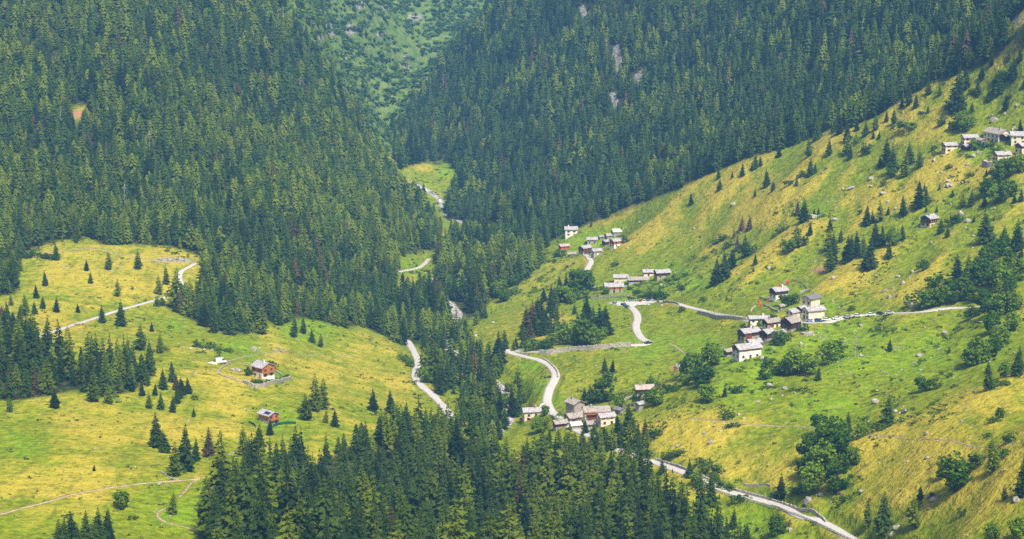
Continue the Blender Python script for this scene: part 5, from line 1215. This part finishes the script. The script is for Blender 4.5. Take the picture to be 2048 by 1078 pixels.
for a, b, hp in ((205, 165, 40), (430, 215, 38), (600, 205, 44), (885, 190, 36), (1212, 120, 38), (1472, 70, 44), (1642, 105, 40), (300, 310, 46), (700, 490, 44), (1026, 545, 42), (1046, 530, 46), (1018, 425, 38), (1036, 420, 40), (470, 250, 40), (1560, 150, 40), (120, 260, 42), (1350, 150, 36), (620, 380, 42), (250, 420, 46)):
    p = at1(a, b); dist = p.y * cp + (CAMZ - p.z) * sp
    placed.append(('g', plant('g', p.x, p.y, p.z, (hp + 10) * dist / FPX, 0.9), a, b, hp))

# alder scrub on the far slope and by the stream
sr = np.random.default_rng(5)
sx_, sy_ = jitter(-800, 450, 1850, 2750, 6.0, sr); sz_ = H(sx_, sy_)
c_, f_ = region(sx_, sy_, sz_)
pxs, pys, _ = proj(sx_, sy_, sz_)
ok = f_ & (c_ == 0) & (sr.random(len(sx_)) < np.clip(0.60 + 0.9 * fbm(sx_ / 40, sy_ / 40, 4) + 0.25 * smooth(300, 0, pys), 0.05, 0.92)) & (pxs > -40) & (pxs < 2090) & (pys > -30)
sx_, sy_, sz_ = sx_[ok], sy_[ok], sz_[ok]
scrub_p = [leafy_np(300 + i, 5, 16, 0.75, 0.42, 0.34, 0.20, 0.55) for i in range(5)]
o = scatter_mesh('alder_scrub', scrub_p, sx_, sy_, sz_, sr.uniform(2.0, 5.0, len(sx_)), sr.uniform(1.1, 2.1, len(sx_)), M_SCRUB, r=sr)
tag(o, 'pale green alder scrub covering the far valley slope', 'scrub', kind='stuff')

# heath bushes and tussocks on the open meadows
hx, hy = jitter(-330, 420, 520, 1500, 2.3, sr); okk = (np.abs(hx / hy) < 0.3)
hx, hy = hx[okk], hy[okk]; hz = H(hx, hy); c_, f_ = region(hx, hy, hz)
jr = np.clip(((np.log(hy) - math.log(380)) / (math.log(3100 / 380) / (NR - 1))).astype(int), 0, NR - 1); ju = np.clip(((hx / hy - UU[0]) / (UU[1] - UU[0])).astype(int), 0, NU - 1)
a_ = hx * 0.81 - hy * 0.58; b_ = hx * 0.58 + hy * 0.81
pp = smooth(0.16, 0.62, fbm(a_ / 24, b_ / 60, 4) + 0.55 * fbm(hx / 7, hy / 7, 2)) * np.where(hx > 0, 0.42, 0.12)
pp = pp + 0.30 * (c_ > 0) * (hy < 1300) + 0.010
pp = np.where((NEAR_ROAD[jr, ju] < 0.7) | (NEAR_RIVER[jr, ju] < 6), 0, pp)
ok = sr.random(len(hx)) < pp
hx, hy, hz = hx[ok], hy[ok], hz[ok]
heath_p = [leafy_np(400 + i, 3, 9, 0.85, 0.30, 0.25, 0.26, 0.5) for i in range(5)]
hs = sr.uniform(0.35, 1.15, len(hx)) * np.where(sr.random(len(hx)) < 0.06, 1.9, 1.0)
o = scatter_mesh('heath', heath_p, hx, hy, hz, hs, sr.uniform(0.9, 1.8, len(hx)), M_HEATH, r=sr)
tag(o, 'low dark heath and bilberry patches on the meadows', 'heath', kind='stuff')
print('heath', len(hx), 'scrub', len(sx_))
bx_, by_ = jitter(-330, 420, 520, 1950, 2.6, sr); okk = np.abs(bx_ / by_) < 0.3; bx_, by_ = bx_[okk], by_[okk]
bz_ = H(bx_, by_); c_, f_ = region(bx_, by_, bz_); bpx, bpy_, _ = proj(bx_, by_, bz_)
jr = np.clip(((np.log(by_) - math.log(380)) / (math.log(3100 / 380) / (NR - 1))).astype(int), 0, NR - 1); ju = np.clip(((bx_ / by_ - UU[0]) / (UU[1] - UU[0])).astype(int), 0, NU - 1)
sb = np.zeros(len(bx_))
for a, b, c, d in ((1800, 665, 190, 40), (1460, 775, 110, 50), (1900, 400, 130, 60), (1920, 200, 110, 60), (1600, 690, 60, 22), (1500, 560, 90, 16), (1420, 520, 60, 30), (1640, 440, 60, 40), (1330, 575, 90, 16), (1080, 560, 60, 60), (1170, 670, 70, 24), (350, 505, 50, 14), (430, 700, 70, 12), (840, 745, 24, 40), (1560, 780, 80, 30), (1380, 925, 60, 14), (1640, 960, 100, 24), (1820, 830, 140, 24), (1760, 1000, 60, 30), (580, 1030, 30, 40), (1250, 780, 60, 30), (1960, 330, 70, 40), (862, 385, 36, 40), (790, 365, 30, 30), (890, 345, 30, 20), (830, 540, 40, 26)):
    sb = np.maximum(sb, np.exp(-((bpx - a) / c) ** 2 - ((bpy_ - b) / d) ** 2))
ok = (c_ == 0) & (NEAR_ROAD[jr, ju] > 0.8) & (sr.random(len(bx_)) < sb * 0.55 * smooth(-0.1, 0.5, fbm(bx_ / 9, by_ / 9, 3)))
for hx0, hy0, hr in HOUSES: ok &= np.hypot(bx_ - hx0, by_ - hy0) > hr
bx_, by_, bz_ = bx_[ok], by_[ok], bz_[ok]
o = scatter_mesh('undergrowth', [leafy_np(500 + i, 4, 14, 0.8, 0.38, 0.32, 0.17, 0.5) for i in range(5)], bx_, by_, bz_, sr.uniform(0.6, 2.0, len(bx_)), sr.uniform(0.9, 1.5, len(bx_)), M_BUSH, r=sr)
tag(o, 'low green undergrowth on the rough slopes', 'undergrowth', kind='stuff')
gx_, gy_ = jitter(-330, 420, 520, 1250, 2.6, sr); okk = (np.abs(gx_ / gy_) < 0.29)
gx_, gy_ = gx_[okk], gy_[okk]; gz_ = H(gx_, gy_); c_, f_ = region(gx_, gy_, gz_)
jr = np.clip(((np.log(gy_) - math.log(380)) / (math.log(3100 / 380) / (NR - 1))).astype(int), 0, NR - 1); ju = np.clip(((gx_ / gy_ - UU[0]) / (UU[1] - UU[0])).astype(int), 0, NU - 1)
ok = (c_ == 0) & (NEAR_ROAD[jr, ju] > 0.5) & (NEAR_RIVER[jr, ju] > 8) & (sr.random(len(gx_)) < 0.3 * smooth(-0.3, 0.3, fbm(gx_ / 14, gy_ / 14, 3)))
gx_, gy_, gz_ = gx_[ok], gy_[ok], gz_[ok]
def tuft(seed):
    r = np.random.default_rng(seed); V = []; F = []
    for k in range(7):
        a = r.uniform(0, 6.28); q = r.uniform(0, .5); c = (math.cos(a) * q, math.sin(a) * q); b = r.uniform(0, 6.28); w = r.uniform(.2, .4)
        n_ = len(V); V += [(c[0] - w * math.cos(b), c[1] - w * math.sin(b), -0.1), (c[0] + w * math.cos(b), c[1] + w * math.sin(b), -0.1), (c[0] * 1.9 + r.normal(0, .2), c[1] * 1.9 + r.normal(0, .2), r.uniform(.5, 1.0))]; F.append((n_, n_ + 1, n_ + 2))
    return np.array(V), np.array(F)
o = scatter_mesh('grass', [tuft(i) for i in range(6)], gx_, gy_, gz_, sr.uniform(0.25, 0.6, len(gx_)), sr.uniform(1.0, 2.0, len(gx_)), M_TUFT, r=sr)
tag(o, 'tufts of yellow green meadow grass', 'grass', kind='stuff')
print('tufts', len(gx_))
# ------------------------------------------------------------------ small stones on the slopes and in the stream
ur = np.random.default_rng(21)
small = []
for sd in range(4):
    bm = bmesh.new(); bmesh.ops.create_icosphere(bm, subdivisions=1, radius=1.0)
    V = np.array([tuple(v.co) for v in bm.verts]) * (1 + ur.uniform(-.25, .2, (len(bm.verts), 1))); V[:, 2] *= 0.7
    small.append((V, np.array([[v.index for v in f.verts] for f in bm.faces]))); bm.free()
tx, ty = jitter(-330, 420, 520, 1400, 3.2, ur); okk = np.abs(tx / ty) < 0.3; tx, ty = tx[okk], ty[okk]
c_, f_ = region(tx, ty, H(tx, ty)); jr = np.clip(((np.log(ty) - math.log(380)) / (math.log(3100 / 380) / (NR - 1))).astype(int), 0, NR - 1); ju = np.clip(((tx / ty - UU[0]) / (UU[1] - UU[0])).astype(int), 0, NU - 1)
tp_, tq_, _ = proj(tx, ty, H(tx, ty))
field = np.exp(-((tp_ - 1760) / 170) ** 2 - ((tq_ - 715) / 45) ** 2) * .35 + np.exp(-((tp_ - 1480) / 120) ** 2 - ((tq_ - 870) / 60) ** 2) * .10 + np.exp(-((tp_ - 1920) / 110) ** 2 - ((tq_ - 390) / 60) ** 2) * .16 + np.exp(-((tp_ - 1900) / 120) ** 2 - ((tq_ - 960) / 90) ** 2) * .06
pp = np.where(tx > 40, 0.012, 0.003) + field * smooth(-.2, .5, fbm(tx / 12, ty / 12, 3))
ok = (c_ == 0) & (NEAR_ROAD[jr, ju] > .5) & (ur.random(len(tx)) < pp); tx, ty = tx[ok], ty[ok]
o = scatter_mesh('rubble', small, tx, ty, H(tx, ty) + .05, ur.uniform(.22, .75, len(tx)) * np.where(ur.random(len(tx)) < .12, 1.7, 1), ur.uniform(.8, 1.4, len(tx)), BM['boulder'], r=ur)
tag(o, 'small grey stones strewn over the slopes', 'stones', kind='stuff')
k = 5200; i_ = ur.integers(0, len(rl) - 1, k); t_ = ur.uniform(-1, 1, k); dirv = np.gradient(rl[:, :2], axis=0); dirv /= np.linalg.norm(dirv, axis=1)[:, None]
bx = rl[i_, 0] - dirv[i_, 1] * t_ * 3.0 + ur.normal(0, 1, k); by = rl[i_, 1] + dirv[i_, 0] * t_ * 3.0 + ur.normal(0, 1, k)
o = scatter_mesh('river_stones', small, bx, by, H(bx, by) + .15, ur.uniform(.3, 1.0, k), ur.uniform(.8, 1.4, k), m_bed, r=ur)
tag(o, 'pale boulders and stones filling the stream bed', 'stones', kind='stuff')

# ------------------------------------------------------------------ labels for plants and boulders: size, colour, and the landmark beside them
LM = [('the walled chalet', 527, 742), ('the orange barn', 539, 838), ('the stone tower house', 1150, 822), ('the red fence house', 1060, 828), ('the rusty roofed barn', 1288, 782), ('the car park', 1275, 605), ('the sharp lower bend', 1030, 708),
      ('the road bend with the black car', 1296, 682), ('the timber house with red flags', 1557, 590), ('the big white village house', 1493, 708), ('the dark slate roof', 1620, 600), ('the parked car row', 1710, 632), ('the lone shuttered chalet', 1858, 445),
      ('the biggest cream house on top', 1994, 272), ('the leftmost house of the top hamlet', 1899, 295), ('the huge roadside boulder', 1822, 606), ('the white road bend on the left', 370, 545), ('the gravel road at far left', 180, 640), ('the brown foot path', 130, 992),
      ('the streamside track', 845, 765), ('the red shed', 1128, 496), ('the blue tarpaulin barn', 1240, 460), ('the longest low barn', 1276, 560), ('the white railing', 1560, 1015), ('the broken dark wall', 1515, 972), ('the forest edge on the ridge', 1560, 300), ('the top corner meadow', 1960, 130),
      ('the field wall by the hamlet', 1255, 800), ('the narrow right path', 1800, 876), ('the lonely forest house', 1041, 478), ('the stony bank by the road', 345, 520), ('the white van on the meadow', 442, 722), ('the lowest meadow corner', 1960, 1030), ('the grassy hollow', 1720, 540), ('the steep left meadow', 100, 850)]
ORD = ['nearest', 'second nearest', 'third nearest', 'fourth nearest', 'fifth nearest', 'sixth nearest', 'seventh nearest', 'eighth nearest', 'ninth nearest', 'tenth nearest', 'eleventh nearest', 'twelfth nearest', 'thirteenth nearest', 'fourteenth nearest', 'fifteenth nearest', 'sixteenth nearest', 'seventeenth nearest', 'eighteenth nearest']
def where(px, py):
    k = min(range(len(LM)), key=lambda i: (px - LM[i][1]) ** 2 + ((py - LM[i][2]) * 1.3) ** 2)
    dx, dy = px - LM[k][1], py - LM[k][2]
    rel = ('right of' if dx > 0 else 'left of') if abs(dx) > abs(dy) else ('below' if dy > 0 else 'above')
    return k, rel, math.hypot(dx, dy)
DESC = {'s': 'dark spruce', 'l': 'light larch', 'b': 'leafy round tree', 'k': 'green bush', 'd': 'brown withered spruce', 'g': 'bare grey tree', 'r': 'grey boulder'}
GRP = {'s': 'single spruces', 'l': 'single larches', 'b': 'leafy trees', 'k': 'bushes', 'd': 'withered spruces', 'g': 'bare trees', 'r': 'boulders on the slopes'}
items = [(k, o, px, py, hp) for k, o, px, py, hp in placed] + [('r', o, px, py, wp) for o, px, py, wp in boulders]
buckets = {}
for k, o, px, py, hp in items:
    sz = {'s': (28, 50), 'l': (32, 50), 'b': (30, 46), 'k': (13, 20), 'd': (28, 40), 'g': (36, 50), 'r': (10, 16)}[k]
    size = 'small' if hp < sz[0] else 'medium' if hp < sz[1] else ('big' if k in 'kr' else 'tall')
    L_, rel, dd = where(px, py - (hp / 2 if k != 'r' else 0)); buckets.setdefault((k, size, L_, rel), []).append((dd, o))
for (k, size, L_, rel), v in buckets.items():
    v.sort(key=lambda t: t[0])
    for i, (_, o) in enumerate(v):
        tail = '' if len(v) == 1 else ', ' + (ORD[i] if i < len(ORD) else 'one of the farthest')
        o['label'] = f'{size} {DESC[k]} {rel} {LM[L_][0]}{tail}'; o['group'] = GRP[k]
zone = {1: 'in left slope forest', 2: 'in far left wood', 3: 'in bottom forest', 4: 'by the stream', 5: 'in mid forest', 6: 'in right slope forest', 0: 'on far slope'}
for k, o, px, py, hp, c in forest_own:
    L_, rel, _ = where(px, py - hp / 2)
    o['label'] = f"{'dark spruce' if k == 's' else 'light larch'} {zone[c]}, {rel} {LM[L_][0]}"; o['group'] = o['label']
# ------------------------------------------------------------------ camera, light, air
cam = bpy.data.cameras.new('camera'); cam.sensor_width = 36; cam.lens = 18 / math.tan(math.radians(15.0)); cam.clip_start = 1; cam.clip_end = 9000
co = link(bpy.data.objects.new('camera', cam)); co.location = (0, 0, CAMZ); co.rotation_euler = (math.radians(90) - PITCH, 0, 0)
sc.camera = co
SUN_EL, SUN_AZ = math.radians(55), math.radians(154)     # azimuth clockwise from +y
w = bpy.data.worlds.new('World'); sc.world = w; w.use_nodes = True
nt = w.node_tree; bg = nt.nodes['Background']; sky = nt.nodes.new('ShaderNodeTexSky'); sky.sky_type = 'NISHITA'; sky.sun_disc = False
sky.sun_elevation = SUN_EL; sky.sun_rotation = SUN_AZ; sky.air_density = 1.0; sky.dust_density = 5.0; sky.ozone_density = 1.0
nt.links.new(sky.outputs[0], bg.inputs[0]); bg.inputs[1].default_value = 0.056
sd = bpy.data.lights.new('sun', 'SUN'); sd.energy = 3.3; sd.angle = math.radians(9); sd.color = (1.0, 0.93, 0.80)
so = link(bpy.data.objects.new('sun', sd))
dv = Vector((math.sin(SUN_AZ) * math.cos(SUN_EL), math.cos(SUN_AZ) * math.cos(SUN_EL), math.sin(SUN_EL)))
so.rotation_euler = (-dv).to_track_quat('-Z', 'Y').to_euler(); so.location = dv * 3000
m_haze = bpy.data.materials.new('haze'); m_haze.use_nodes = True; nt = m_haze.node_tree; nt.nodes.clear()
out = nt.nodes.new('ShaderNodeOutputMaterial'); v = nt.nodes.new('ShaderNodeVolumePrincipled'); nt.links.new(v.outputs[0], out.inputs['Volume'])
v.inputs['Color'].default_value = (0.20, 0.49, 1.0, 1); v.inputs['Density'].default_value = 0.00014; v.inputs['Anisotropy'].default_value = 0.1
zlo, zhi = float(GZ.min()) - 12, float(max(GZ.max() + 40, CAMZ + 10))
bm = bmesh.new(); bmesh.ops.create_cube(bm, size=1.0)
for q in bm.verts: q.co = Vector((q.co.x * 3400, q.co.y * 3700 + 1650, zlo if q.co.z < 0 else zhi))
me = bpy.data.meshes.new('haze'); bm.to_mesh(me); bm.free(); me.materials.append(m_haze)
o = link(bpy.data.objects.new('haze', me)); tag(o, 'thin blue air haze filling the valley', 'haze', kind='stuff')
vs = sc.view_settings; vs.view_transform = 'Standard'; vs.look = 'None'; vs.exposure = 1.03; vs.gamma = 1.0
cy = sc.cycles
cy.max_bounces = 5; cy.diffuse_bounces = 3; cy.glossy_bounces = 2; cy.transmission_bounces = 3; cy.volume_bounces = 1; cy.transparent_max_bounces = 8
cy.use_denoising = False; cy.use_adaptive_sampling = True; cy.adaptive_threshold = 0.02
